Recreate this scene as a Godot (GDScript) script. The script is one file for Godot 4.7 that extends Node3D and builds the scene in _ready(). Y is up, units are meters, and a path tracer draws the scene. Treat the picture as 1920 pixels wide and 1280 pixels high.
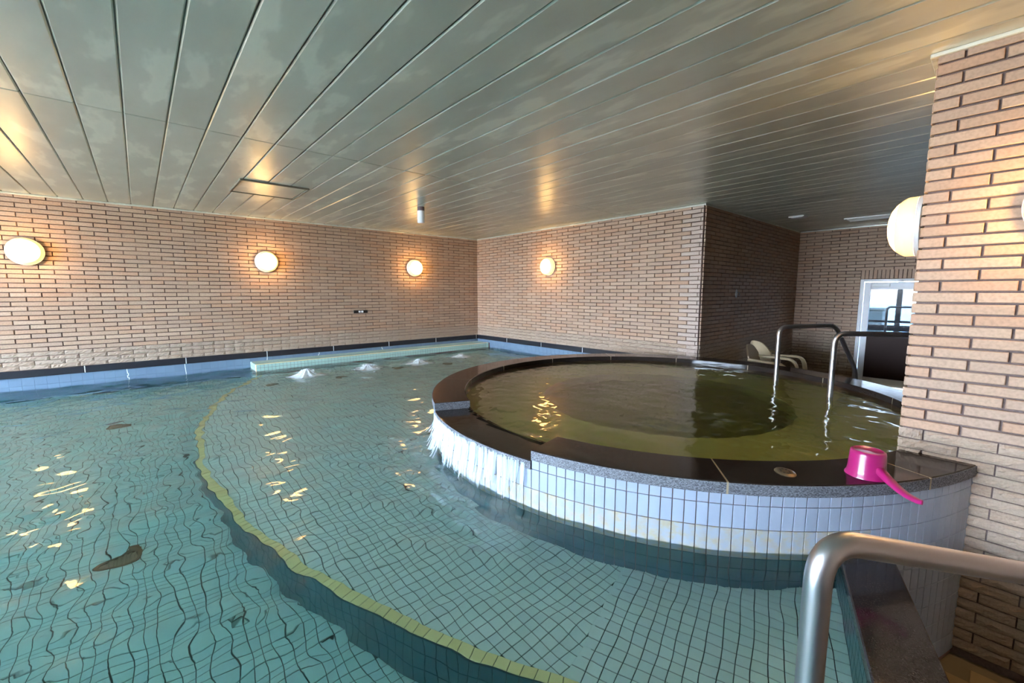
extends Node3D
# An indoor hot-spring pool: y = 0 is the water level of the large pool, -x runs towards the lamp wall, -z towards the far wall.

const EYE := Vector3(0, 1.13, 0)
const YAW := 48.9
const PITCH := -6.505
const FOCAL := 798.0
const CEIL := 2.255
const XA := -7.43          # lamp wall
const ZB := -5.5           # far wall
const XC := -2.58          # side wall of the alcove
const ZD := -9.35          # end wall of the alcove
const XR := 1.62            # wall out of the picture on the right
const ZW := 6.2            # window wall behind the camera
const ZP := 3.4            # back edge of the pool
const DECK := -0.65
const ALCOVE := -0.45      # raised floor of the alcove
const TUB := Vector2(-1.93, -3.417)
const TUB_R := 1.98
const TUB_IN := 1.71
const TUB_TOP := 0.32
const TUB_WATER := 0.272
const SHELF := -0.32       # floor of the shallow part
const DEEP := -0.64
const ARC := Vector2(-3.72, -6.1)
const ARC_R := 5.87
const PIL_X := -0.283
const PIL_Z := -2.95
const EDGE_P := Vector2(-0.15, -1.49)      # a point on the inner edge of the near coping
const EDGE_D := Vector2(0.3, 0.954)        # its direction
const COURSE := 0.0533
const BRICK := 0.25

var rng := RandomNumberGenerator.new()
var M := {}
var taken := {}
var cam_inv: Transform3D
var wave_a := FastNoiseLite.new()
var wave_b := FastNoiseLite.new()
var wave_c := FastNoiseLite.new()

# ------------------------------------------------------------------ small helpers
func numbered(called: String) -> String:
	if not taken.has(called):
		taken[called] = 0
		return called
	taken[called] += 1
	return "%s_%03d" % [called, taken[called]]

func thing(called: String, label: String, category: String, at := Vector3.ZERO, turn := 0.0, group := "") -> Node3D:
	var o := Node3D.new()
	o.name = numbered(called)
	add_child(o, true)
	o.position = at
	o.rotation.y = turn
	o.set_meta("label", label)
	o.set_meta("category", category)
	if group: o.set_meta("group", group)
	return o

func tag(o: Node3D, label: String, category: String, group := "") -> Node3D:
	o.set_meta("label", label)
	o.set_meta("category", category)
	if group: o.set_meta("group", group)
	return o

func part(called: String, mesh: Mesh, mat: Material, parent: Node, where := Transform3D()) -> MeshInstance3D:
	var o := MeshInstance3D.new()
	o.name = numbered(called) if parent == self else called
	o.mesh = mesh
	if mat: o.material_override = mat
	o.transform = where
	parent.add_child(o, true)
	return o

func struct(called: String, mesh: Mesh, mat: Material, label := "", category := "") -> MeshInstance3D:
	var o := part(called, mesh, mat, self)
	o.set_meta("kind", "structure")
	if label:
		o.set_meta("label", label)
		o.set_meta("category", category)
	return o

func mass(called: String, mesh: Mesh, mat: Material, where: Array, colors: Array, parent: Node) -> MultiMeshInstance3D:
	var mm := MultiMesh.new()
	mm.transform_format = MultiMesh.TRANSFORM_3D
	mm.use_colors = colors.size() > 0
	mm.mesh = mesh
	mm.instance_count = where.size()
	for i in where.size():
		mm.set_instance_transform(i, where[i])
		if colors: mm.set_instance_color(i, colors[i])
	var o := MultiMeshInstance3D.new()
	o.name = called
	o.multimesh = mm
	o.material_override = mat
	o.set_meta("kind", "stuff")
	parent.add_child(o, true)
	return o

func begin() -> SurfaceTool:
	var st := SurfaceTool.new()
	st.begin(Mesh.PRIMITIVE_TRIANGLES)
	return st

func tri(st: SurfaceTool, a: Vector3, b: Vector3, c: Vector3, n: Vector3) -> void:
	if (b - a).cross(c - a).dot(n) > 0.0:
		var k := b
		b = c
		c = k
	for p in [a, b, c]:
		st.set_normal(n)
		st.add_vertex(p)

func quad(st: SurfaceTool, a: Vector3, b: Vector3, c: Vector3, d: Vector3, n: Vector3) -> void:
	tri(st, a, b, c, n)
	tri(st, a, c, d, n)

# quad with a normal for each corner
func quad_n(st: SurfaceTool, p: Array, n: Array) -> void:
	for t in [[0, 1, 2], [0, 2, 3]]:
		var a: Vector3 = p[t[0]]
		var b: Vector3 = p[t[1]]
		var c: Vector3 = p[t[2]]
		var order: Array = t
		if (b - a).cross(c - a).dot(n[t[0]] + n[t[1]] + n[t[2]]) > 0.0: order = [t[0], t[2], t[1]]
		for k in order:
			st.set_normal((n[k] as Vector3).normalized())
			st.add_vertex(p[k])

func box(st: SurfaceTool, lo: Vector3, hi: Vector3) -> void:
	var p := []
	for i in 8: p.append(Vector3(hi.x if i & 1 else lo.x, hi.y if i & 2 else lo.y, hi.z if i & 4 else lo.z))
	quad(st, p[0], p[2], p[6], p[4], Vector3.LEFT)
	quad(st, p[1], p[3], p[7], p[5], Vector3.RIGHT)
	quad(st, p[0], p[1], p[5], p[4], Vector3.DOWN)
	quad(st, p[2], p[3], p[7], p[6], Vector3.UP)
	quad(st, p[0], p[1], p[3], p[2], Vector3.FORWARD)
	quad(st, p[4], p[5], p[7], p[6], Vector3.BACK)

func box_mesh(lo: Vector3, hi: Vector3) -> ArrayMesh:
	var st := begin()
	box(st, lo, hi)
	return st.commit()

# a box with its twelve edges cut by the bevel b
func soft_box(st: SurfaceTool, lo: Vector3, hi: Vector3, b: float) -> void:
	var c := (lo + hi) / 2.0
	var h := (hi - lo) / 2.0
	var at := func(sx: int, sy: int, sz: int, ax: int) -> Vector3:
		var v := Vector3(sx * h.x, sy * h.y, sz * h.z)
		for k in 3:
			if k != ax: v[k] -= signf(v[k]) * b
		return c + v
	for ax in 3:
		for s in [-1, 1]:
			var q := []
			for uv in [[-1, -1], [1, -1], [1, 1], [-1, 1]]:
				var e := [0, 0, 0]
				e[ax] = s
				e[(ax + 1) % 3] = uv[0]
				e[(ax + 2) % 3] = uv[1]
				q.append(at.call(e[0], e[1], e[2], ax))
			var n := Vector3.ZERO
			n[ax] = s
			quad(st, q[0], q[1], q[2], q[3], n)
	for ax in 3:                     # edges along ax
		var u := (ax + 1) % 3
		var v := (ax + 2) % 3
		for su in [-1, 1]:
			for sv in [-1, 1]:
				var q := []
				for k in [[-1, u], [1, u], [1, v], [-1, v]]:
					var e := [0, 0, 0]
					e[ax] = k[0]
					e[u] = su
					e[v] = sv
					q.append(at.call(e[0], e[1], e[2], k[1]))
				var n := Vector3.ZERO
				n[u] = su
				n[v] = sv
				quad(st, q[0], q[1], q[2], q[3], n.normalized())
	for sx in [-1, 1]:
		for sy in [-1, 1]:
			for sz in [-1, 1]:
				tri(st, at.call(sx, sy, sz, 0), at.call(sx, sy, sz, 1), at.call(sx, sy, sz, 2), Vector3(sx, sy, sz).normalized())

func soft_box_mesh(lo: Vector3, hi: Vector3, b: float) -> ArrayMesh:
	var st := begin()
	soft_box(st, lo, hi, b)
	return st.commit()

# a flat piece seen from +z: unit length and height, front edges cut, no back; thickness d
func pad_mesh(w: float, h: float, d: float, b: float) -> ArrayMesh:
	var st := begin()
	var f := [Vector3(-w / 2 + b, -h / 2 + b, d), Vector3(w / 2 - b, -h / 2 + b, d), Vector3(w / 2 - b, h / 2 - b, d), Vector3(-w / 2 + b, h / 2 - b, d)]
	var e := [Vector3(-w / 2, -h / 2, d - b), Vector3(w / 2, -h / 2, d - b), Vector3(w / 2, h / 2, d - b), Vector3(-w / 2, h / 2, d - b)]
	quad(st, f[0], f[1], f[2], f[3], Vector3.BACK)
	var side := [Vector3.DOWN, Vector3.RIGHT, Vector3.UP, Vector3.LEFT]
	for i in 4:
		var j := (i + 1) % 4
		quad(st, f[i], f[j], e[j], e[i], (side[i] + Vector3.BACK).normalized())
		quad(st, e[i], e[j], Vector3(e[j].x, e[j].y, 0), Vector3(e[i].x, e[i].y, 0), side[i])
	return st.commit()

# a split-faced brick: the front is a small uneven grid
func rough_pad_mesh(w: float, h: float, d: float, seed_: int) -> ArrayMesh:
	var st := begin()
	var r := RandomNumberGenerator.new()
	r.seed = seed_
	var nx := 13
	var ny := 4
	var g := []
	for j in ny + 1:
		for i in nx + 1:
			var rim: bool = i == 0 or j == 0 or i == nx or j == ny
			g.append(Vector3(-w / 2 + w * (i + (0.0 if i == 0 or i == nx else r.randf_range(-0.3, 0.3))) / nx, -h / 2 + h * (j + (0.0 if j == 0 or j == ny else r.randf_range(-0.3, 0.3))) / ny, d * (r.randf_range(0.45, 0.65) if rim else r.randf_range(0.7, 1.15))))
	for j in ny:
		for i in nx:
			var a: Vector3 = g[j * (nx + 1) + i]
			var b: Vector3 = g[j * (nx + 1) + i + 1]
			var c: Vector3 = g[(j + 1) * (nx + 1) + i + 1]
			var e: Vector3 = g[(j + 1) * (nx + 1) + i]
			var n := (b - a).cross(c - a).normalized()
			tri(st, a, b, c, n if n.z > 0 else -n)
			n = (c - a).cross(e - a).normalized()
			tri(st, a, c, e, n if n.z > 0 else -n)
	box(st, Vector3(-w / 2, -h / 2, -0.004), Vector3(w / 2, h / 2, d * 0.35))
	return st.commit()

# round tube along points
func tube(st: SurfaceTool, pts: PackedVector3Array, r: float, seg := 14, caps := true) -> void:
	var rings := []
	var up := Vector3.UP
	for i in pts.size():
		var t := (pts[mini(i + 1, pts.size() - 1)] - pts[maxi(i - 1, 0)]).normalized()
		if absf(t.dot(up)) > 0.95: up = Vector3(0.3, 0.1, 0.9).normalized()
		var a := t.cross(up).normalized()
		var b := a.cross(t).normalized()
		up = b
		var ring := []
		for k in seg:
			var w := TAU * k / seg
			ring.append(a * cos(w) + b * sin(w))
		rings.append(ring)
	for i in pts.size() - 1:
		for k in seg:
			var l := (k + 1) % seg
			quad_n(st, [pts[i] + rings[i][k] * r, pts[i] + rings[i][l] * r, pts[i + 1] + rings[i + 1][l] * r, pts[i + 1] + rings[i + 1][k] * r], [rings[i][k], rings[i][l], rings[i + 1][l], rings[i + 1][k]])
	if caps:
		for e in [0, pts.size() - 1]:
			var n := (pts[e] - pts[1 if e == 0 else e - 1]).normalized()
			for k in seg: tri(st, pts[e], pts[e] + rings[e][k] * r, pts[e] + rings[e][(k + 1) % seg] * r, n)

# corners of a bent pipe rounded with the radius r
func bent(corners: Array, r: float, n := 8) -> PackedVector3Array:
	var out := PackedVector3Array([corners[0]])
	for i in range(1, corners.size() - 1):
		var p: Vector3 = corners[i]
		var a: Vector3 = (corners[i - 1] - p).normalized()
		var b: Vector3 = (corners[i + 1] - p).normalized()
		for k in n + 1:
			var t := float(k) / n
			out.append((p + a * r).lerp(p, t).lerp(p.lerp(p + b * r, t), t))
	out.append(corners[-1])
	return out

# profile of (radius, height) turned about y
func lathe(st: SurfaceTool, prof: Array, seg := 40) -> void:
	for i in prof.size() - 1:
		var p: Vector2 = prof[i]
		var q: Vector2 = prof[i + 1]
		if p.distance_to(q) < 1e-6: continue
		var nn := Vector2((q - p).y, -(q - p).x).normalized()
		var np := nn
		var nq := nn
		if i > 0:
			var o := (p - (prof[i - 1] as Vector2))
			var m := Vector2(o.y, -o.x).normalized()
			if m.dot(nn) > 0.6: np = (m + nn).normalized()
		if i < prof.size() - 2:
			var o := ((prof[i + 2] as Vector2) - q)
			var m := Vector2(o.y, -o.x).normalized()
			if m.dot(nn) > 0.6: nq = (m + nn).normalized()
		for k in seg:
			var a := TAU * k / seg
			var b := TAU * (k + 1) / seg
			var ca := Vector3(cos(a), 0, sin(a))
			var cb := Vector3(cos(b), 0, sin(b))
			quad_n(st, [ca * p.x + Vector3.UP * p.y, cb * p.x + Vector3.UP * p.y, cb * q.x + Vector3.UP * q.y, ca * q.x + Vector3.UP * q.y],
				[ca * np.x + Vector3.UP * np.y, cb * np.x + Vector3.UP * np.y, cb * nq.x + Vector3.UP * nq.y, ca * nq.x + Vector3.UP * nq.y])

func lathe_mesh(prof: Array, seg := 40) -> ArrayMesh:
	var st := begin()
	lathe(st, prof, seg)
	return st.commit()

func round_at(c: Vector2, r: float, a: float, y: float) -> Vector3:
	return Vector3(c.x + r * cos(a), y, c.y + r * sin(a))

# part of a ring with a bevel on its upper edges
func sector(st: SurfaceTool, c: Vector2, r0: float, r1: float, y0: float, y1: float, a0: float, a1: float, bev := 0.004, step := 0.03) -> void:
	var n := maxi(1, int(ceil((a1 - a0) / step)))
	var prof := [Vector2(r0, y0), Vector2(r0, y1 - bev), Vector2(r0 + bev, y1), Vector2(r1 - bev, y1), Vector2(r1, y1 - bev), Vector2(r1, y0)]
	for i in n:
		var a := a0 + (a1 - a0) * i / n
		var b := a0 + (a1 - a0) * (i + 1) / n
		for k in prof.size():
			var p: Vector2 = prof[k]
			var q: Vector2 = prof[(k + 1) % prof.size()]
			var m := Vector2(-(q - p).y, (q - p).x).normalized()
			var na := Vector3(cos(a) * m.x, m.y, sin(a) * m.x)
			var nb := Vector3(cos(b) * m.x, m.y, sin(b) * m.x)
			quad_n(st, [round_at(c, p.x, a, p.y), round_at(c, p.x, b, p.y), round_at(c, q.x, b, q.y), round_at(c, q.x, a, q.y)], [na, nb, nb, na])
	for e in [[a0, -1.0], [a1, 1.0]]:
		var a: float = e[0]
		var nrm := Vector3(-sin(a), 0, cos(a)) * float(e[1])
		for k in range(1, prof.size() - 1):
			var p: Vector2 = prof[0]
			var q: Vector2 = prof[k]
			var s: Vector2 = prof[k + 1]
			tri(st, round_at(c, p.x, a, p.y), round_at(c, q.x, a, q.y), round_at(c, s.x, a, s.y), nrm)

# upright prism over a polygon given as (x, z)
func prism(st: SurfaceTool, poly: PackedVector2Array, y0: float, y1: float) -> void:
	var idx := Geometry2D.triangulate_polygon(poly)
	for i in range(0, idx.size(), 3):
		var a := poly[idx[i]]
		var b := poly[idx[i + 1]]
		var c := poly[idx[i + 2]]
		tri(st, Vector3(a.x, y1, a.y), Vector3(b.x, y1, b.y), Vector3(c.x, y1, c.y), Vector3.UP)
		tri(st, Vector3(a.x, y0, a.y), Vector3(b.x, y0, b.y), Vector3(c.x, y0, c.y), Vector3.DOWN)
	var turn := -1.0 if Geometry2D.is_polygon_clockwise(poly) else 1.0
	for i in poly.size():
		var a := poly[i]
		var b := poly[(i + 1) % poly.size()]
		var d := (b - a).normalized()
		quad(st, Vector3(a.x, y0, a.y), Vector3(b.x, y0, b.y), Vector3(b.x, y1, b.y), Vector3(a.x, y1, a.y), Vector3(d.y, 0, -d.x) * turn)

# where a point shows in the photograph (z < 0: behind the camera)
func pixel(p: Vector3) -> Vector3:
	var q := cam_inv * p
	if q.z > -0.05: return Vector3(0, 0, -1)
	return Vector3(960 + FOCAL * q.x / -q.z, 640 - FOCAL * q.y / -q.z, -q.z)

func shown_size(p: Vector3, u: Vector3, v: Vector3) -> float:
	var c := pixel(p)
	if c.z < 0 or c.x < -30 or c.x > 1950 or c.y < -30 or c.y > 1310: return 0.0
	var a := pixel(p + u)
	var b := pixel(p + v)
	return absf((a.x - c.x) * (b.y - c.y) - (a.y - c.y) * (b.x - c.x))

# ------------------------------------------------------------------ materials
func mat(called: String, color: Color, rough := 0.6, metal := 0.0, spec := 0.5) -> StandardMaterial3D:
	var m := StandardMaterial3D.new()
	m.resource_name = called
	m.albedo_color = color
	m.roughness = rough
	m.metallic = metal
	m.metallic_specular = spec
	M[called] = m
	return m

func noise(freq: float, octaves := 4, seed_ := 1, type := FastNoiseLite.TYPE_SIMPLEX_SMOOTH) -> FastNoiseLite:
	var n := FastNoiseLite.new()
	n.noise_type = type
	n.frequency = freq
	n.fractal_octaves = octaves
	n.seed = seed_
	return n

func noise_tex(n: FastNoiseLite, colors: Array, size := 512) -> NoiseTexture2D:
	var t := NoiseTexture2D.new()
	t.width = size
	t.height = size
	t.seamless = true
	t.noise = n
	var g := Gradient.new()
	g.offsets = PackedFloat32Array(colors.map(func(c): return c[0]))
	g.colors = PackedColorArray(colors.map(func(c): return c[1]))
	t.color_ramp = g
	return t

func grey(v: float) -> Color:
	return Color(v, v, v)

func triplanar(m: StandardMaterial3D, scale: float, world := true) -> void:
	m.uv1_triplanar = true
	m.uv1_world_triplanar = world
	m.uv1_scale = Vector3.ONE * scale

func make_materials() -> void:
	# bricks: five fired tones, a fine clay grain
	var grain := noise_tex(noise(0.06, 4, 3), [[0.0, grey(0.86)], [0.5, grey(0.95)], [1.0, grey(1.0)]])
	var tones := [Color(0.715, 0.595, 0.505), Color(0.695, 0.575, 0.485), Color(0.73, 0.615, 0.525), Color(0.715, 0.575, 0.475), Color(0.69, 0.58, 0.50)]
	for i in tones.size():
		var m := mat("brick_%d" % i, tones[i], 0.62, 0.0, 0.45)
		m.albedo_texture = grain
		triplanar(m, 1.7)
		var r := mat("split_brick_%d" % i, (tones[i] as Color).lerp(Color(0.66, 0.60, 0.54), 0.55), 0.8, 0.0, 0.4)
		r.albedo_texture = grain
		triplanar(r, 3.1)
	var bm := mat("brick_mass", Color.WHITE, 0.62, 0.0, 0.45)
	bm.vertex_color_use_as_albedo = true
	bm.albedo_texture = grain
	triplanar(bm, 1.7)
	var limed := mat("limed_brick", Color(0.745, 0.665, 0.615), 0.75, 0.0, 0.4)
	limed.albedo_texture = grain
	triplanar(limed, 2.3)
	# joints: dark mortar, limed in patches
	var j := mat("mortar", Color.WHITE, 0.9, 0.0, 0.3)
	j.albedo_texture = noise_tex(noise(0.012, 3, 8), [[0.0, Color(0.30, 0.235, 0.225)], [0.48, Color(0.36, 0.29, 0.27)], [0.62, Color(0.47, 0.385, 0.35)], [1.0, Color(0.56, 0.47, 0.42)]])
	triplanar(j, 0.35)
	var jl := mat("limed_mortar", Color(0.62, 0.54, 0.49), 0.9, 0.0, 0.3)
	jl.albedo_texture = grain
	triplanar(jl, 2.0)
	var jg := mat("grey_mortar", Color(0.47, 0.40, 0.385), 0.9, 0.0, 0.3)
	jg.albedo_texture = grain
	triplanar(jg, 2.0)
	# ceiling: satin metal boards with water stains
	for i in 3:
		var c := mat("ceiling_metal_%d" % i, [Color(0.84, 0.85, 0.80), Color(0.82, 0.83, 0.78), Color(0.855, 0.86, 0.81)][i], 0.29, 0.29, 0.5)
		c.albedo_texture = noise_tex(noise(0.009, 5, 20 + i), [[0.0, grey(0.86)], [0.6, grey(0.91)], [0.74, grey(1.0)], [1.0, grey(0.97)]])
		c.uv1_triplanar = true
		c.uv1_world_triplanar = true
		c.uv1_scale = Vector3(0.25, 0.5, 0.7)
	mat("ceiling_gap", Color(0.50, 0.49, 0.45), 0.45, 0.3)
	mat("hatch_frame", Color(0.50, 0.49, 0.44), 0.45, 0.3)
	mat("white_metal", Color(0.84, 0.84, 0.84), 0.4)
	# granite: polished wet top, flamed grey faces
	var g := mat("granite", Color.WHITE, 0.13, 0.0, 0.36)
	g.albedo_texture = noise_tex(noise(0.30, 2, 41, FastNoiseLite.TYPE_VALUE_CUBIC), [[0.0, Color(0.115, 0.095, 0.085)], [0.5, Color(0.15, 0.125, 0.115)], [0.75, Color(0.19, 0.165, 0.15)], [1.0, Color(0.26, 0.235, 0.215)]])
	g.roughness_texture = noise_tex(noise(0.01, 4, 42), [[0.0, grey(0.5)], [0.5, grey(0.8)], [0.62, grey(1.0)], [1.0, grey(1.0)]])
	triplanar(g, 2.6)
	var gf := mat("flamed_granite", Color.WHITE, 0.7, 0.0, 0.5)
	gf.albedo_texture = noise_tex(noise(0.16, 4, 43, FastNoiseLite.TYPE_VALUE_CUBIC), [[0.0, Color(0.12, 0.12, 0.13)], [0.42, Color(0.30, 0.31, 0.33)], [0.6, Color(0.46, 0.47, 0.50)], [1.0, Color(0.62, 0.63, 0.66)]])
	triplanar(gf, 3.5)
	mat("stone_joint", Color(0.62, 0.56, 0.46), 0.8)
	mat("dark_trim_stone", Color(0.13, 0.135, 0.16), 0.35)
	# tiles
	mat("white_tile", Color(0.605, 0.645, 0.71), 0.14)
	mat("white_tile_b", Color(0.59, 0.63, 0.695), 0.16)
	var stain := mat("stained_tile", Color.WHITE, 0.22)
	stain.albedo_texture = noise_tex(noise(0.02, 4, 51), [[0.0, Color(0.605, 0.645, 0.71)], [0.42, Color(0.62, 0.645, 0.68)], [0.6, Color(0.66, 0.64, 0.58)], [1.0, Color(0.66, 0.60, 0.49)]])
	triplanar(stain, 1.9)
	mat("rust_grout", Color(0.46, 0.35, 0.34), 0.85)
	mat("dark_grout", Color(0.20, 0.235, 0.22), 0.85)
	for i in 4: mat("floor_tile_%d" % i, [Color(0.88, 0.93, 0.905), Color(0.865, 0.915, 0.89), Color(0.90, 0.94, 0.915), Color(0.875, 0.92, 0.905)][i], 0.3)
	for i in 4: mat("deep_tile_%d" % i, [Color(0.76, 0.93, 0.905), Color(0.74, 0.915, 0.895), Color(0.785, 0.94, 0.915), Color(0.755, 0.92, 0.91)][i], 0.3)
	var fm := mat("floor_tile_mass", Color.WHITE, 0.3)
	fm.vertex_color_use_as_albedo = true
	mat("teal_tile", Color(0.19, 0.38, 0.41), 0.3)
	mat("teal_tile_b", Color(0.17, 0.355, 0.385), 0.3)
	mat("yellow_tile", Color(0.97, 0.90, 0.64), 0.3)
	mat("yellow_tile_b", Color(0.95, 0.87, 0.60), 0.3)
	mat("blue_tile", Color(0.43, 0.51, 0.59), 0.25)
	mat("blue_tile_b", Color(0.42, 0.50, 0.58), 0.25)
	mat("blue_grout", Color(0.38, 0.45, 0.52), 0.6)
	mat("aqua_tile", Color(0.66, 0.78, 0.74), 0.25)
	mat("lime_scale", Color(0.86, 0.88, 0.88), 0.9)
	mat("tub_tile", Color(0.92, 0.91, 0.72), 0.35)
	mat("deck_tile", Color(0.60, 0.51, 0.36), 0.5)
	mat("deck_grout", Color(0.50, 0.45, 0.36), 0.9)
	# metals, plastics
	var steel := mat("steel", Color(0.78, 0.78, 0.80), 0.37, 1.0)
	steel.roughness_texture = noise_tex(noise(0.09, 3, 61), [[0.0, grey(0.80)], [1.0, grey(1.0)]], 256)
	triplanar(steel, 6.0)
	var pink := mat("pink_plastic", Color(0.62, 0.09, 0.37), 0.28)
	pink.clearcoat_enabled = true
	pink.clearcoat = 0.5
	pink.clearcoat_roughness = 0.1
	mat("cream_plastic", Color(0.83, 0.74, 0.60), 0.4)
	mat("black_plastic", Color(0.05, 0.045, 0.045), 0.4)
	mat("grey_plastic", Color(0.66, 0.67, 0.68), 0.4)
	mat("white_plastic", Color(0.88, 0.89, 0.91), 0.35)
	mat("mauve_plastic", Color(0.38, 0.31, 0.33), 0.5)
	mat("brass_grate", Color(0.48, 0.42, 0.33), 0.4, 0.8)
	mat("dark_grate", Color(0.56, 0.50, 0.40), 0.5, 0.2)
	# lamps
	var lamp := mat("lamp_glass", Color(1.0, 0.90, 0.72), 0.25)
	lamp.emission_enabled = true
	lamp.emission = Color(1.0, 0.77, 0.45)
	lamp.emission_energy_multiplier = LAMP_GLOW
	var rimglow := mat("lamp_glass_side", Color(1.0, 0.88, 0.66), 0.25)
	rimglow.emission_enabled = true
	rimglow.emission = Color(1.0, 0.80, 0.46)
	rimglow.emission_energy_multiplier = LAMP_GLOW * 0.12
	# water
	var w := mat("pool_water", Color(0.85, 0.99, 0.965, 0.0), 0.02)
	w.transparency = BaseMaterial3D.TRANSPARENCY_ALPHA
	w.refraction_enabled = true
	w.refraction_scale = 0.033
	var tw := mat("tub_water", Color(0.84, 0.86, 0.58, 0.0), 0.02)
	tw.transparency = BaseMaterial3D.TRANSPARENCY_ALPHA
	tw.refraction_enabled = true
	tw.refraction_scale = 0.033
	var foam := mat("foam", Color(0.92, 0.95, 0.97, 0.55), 0.5)
	foam.transparency = BaseMaterial3D.TRANSPARENCY_ALPHA
	var film := mat("foam_film", Color(0.80, 0.86, 0.84, 0.07), 0.4)
	film.transparency = BaseMaterial3D.TRANSPARENCY_ALPHA
	var fall := mat("falling_water", Color(0.90, 0.95, 1.0, 0.30), 0.3)
	fall.transparency = BaseMaterial3D.TRANSPARENCY_ALPHA
	var pane := mat("door_glass", Color(0.03, 0.035, 0.04, 0.80), 0.04, 0.0, 0.12)
	pane.transparency = BaseMaterial3D.TRANSPARENCY_ALPHA
	var clear := mat("window_glass", Color(0.9, 0.95, 0.95, 0.04), 0.02)
	clear.transparency = BaseMaterial3D.TRANSPARENCY_ALPHA
	mat("door_frame_white", Color(0.82, 0.82, 0.84), 0.4)
	mat("brown_panel", Color(0.17, 0.09, 0.06), 0.55, 0.0, 0.3)
	mat("dark_wood", Color(0.12, 0.09, 0.08), 0.6)
	mat("pale_ground", Color(0.70, 0.84, 0.94), 0.8)
	mat("plain_wall", Color(0.58, 0.47, 0.38), 0.8)
	mat("grey_stone", Color(0.45, 0.50, 0.50), 0.8)

const LAMP_GLOW := 5.5
const LAMP_LIGHT := 0.25
const SKY_GLOW := 5.0
const EXPOSURE := 2.55

# ------------------------------------------------------------------ brickwork
var brick_pad: ArrayMesh
var rough_pads := []

# a face of bricks from start along dir (unit), facing out; u0..u1 along it, rows counted from the ceiling down to y_low
func bricks_on(parent: Node3D, start: Vector3, dir: Vector3, out: Vector3, length: float, y_low: float, parts_most: int, shift := 0.0, limed_from := 1e9, skip := []) -> void:
	var all := []
	var basis := Basis(dir, Vector3.UP, out)
	if basis.determinant() < 0: basis = Basis(-dir, Vector3.UP, out)
	var row := 0
	var y := CEIL - 0.002
	while y - COURSE * 0.5 > y_low:
		var h := minf(COURSE, y - y_low)
		var u := -BRICK + fposmod(shift + (BRICK / 2 if row % 2 else 0.0), BRICK)
		while u < length:
			var a := maxf(u, 0.0)
			var b := minf(u + BRICK, length)
			if b - a > 0.03:
				var my := y - h / 2
				for s in skip:          # [u0, u1, y0, y1]
					if b > s[0] and a < s[1] and my > s[2] and my < s[3]:
						if a < s[0]: b = s[0]
						else: a = minf(b, s[1])
				var mid := start + dir * ((a + b) / 2)
				mid.y = my
				if b - a > 0.03:
					all.append({"p": mid, "len": b - a, "row": row, "tone": rng.randi() % 5, "rough": row >= 34, "limed": (a + b) / 2 > limed_from, "dy": rng.randf_range(-0.0012, 0.0012), "dz": rng.randf_range(-0.0015, 0.0015), "size": shown_size(mid, dir * (b - a), Vector3.UP * h)})
			u += BRICK
		y -= COURSE
		row += 1
	all.sort_custom(func(p, q): return p.size > q.size)
	var rest := []
	var tint := []
	var rough_rest := []
	var rough_tint := []
	for i in all.size():
		var d: Dictionary = all[i]
		var b2 := basis.scaled_local(Vector3((d.len - 0.009) / (BRICK - 0.009), 1, 1))
		var t := Transform3D(b2, d.p + Vector3.UP * d.dy + out * d.dz)
		if i < parts_most and d.size > 0.0:
			var m: Material = M["limed_brick"] if d.limed else M[("split_brick_%d" if d.rough else "brick_%d") % d.tone]
			part("brick", rough_pads[d.tone] if d.rough else brick_pad, m, parent, t)
		else:
			var c: Color = (M["limed_brick"] if d.limed else M[("split_brick_%d" if d.rough else "brick_%d") % d.tone]).albedo_color.srgb_to_linear()
			if d.rough:
				rough_rest.append(t)
				rough_tint.append(c)
			else:
				rest.append(t)
				tint.append(c)
	if rest: mass("brick_field", brick_pad, M["brick_mass"], rest, tint, parent)
	if rough_rest: mass("split_brick_field", rough_pads[0], M["brick_mass"], rough_rest, rough_tint, parent)

# ------------------------------------------------------------------ water surface
func ripple(x: float, z: float) -> float:
	var h := wave_a.get_noise_2d(x, z) * 0.012 + wave_b.get_noise_2d(x * 0.8, z) * 0.0085 + wave_c.get_noise_2d(x, z * 0.8) * 0.0032
	return h

func pool_height(x: float, z: float) -> float:
	var h := ripple(x, z)
	var d := Vector2(x, z).distance_to(TUB)
	var calm := clampf((x + 1.6) / 0.9, 0.0, 1.0)          # sheltered by the near corner
	h *= 1.0 - 0.55 * calm
	if d < 2.6:
		var a := atan2(z - TUB.y, x - TUB.x)
		h += 0.0032 * sin(d * 62.0 + 1.2 * sin(a * 23.0)) * clampf((2.5 - d) / 0.5, 0.0, 1.0) * smoothstep(1.2, 1.5, a) * (1.0 - smoothstep(1.9, 2.2, a))
	return h

func tub_height(x: float, z: float) -> float:
	return TUB_WATER + ripple(x * 1.9 + 20.0, z * 1.9) * 0.38

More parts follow.
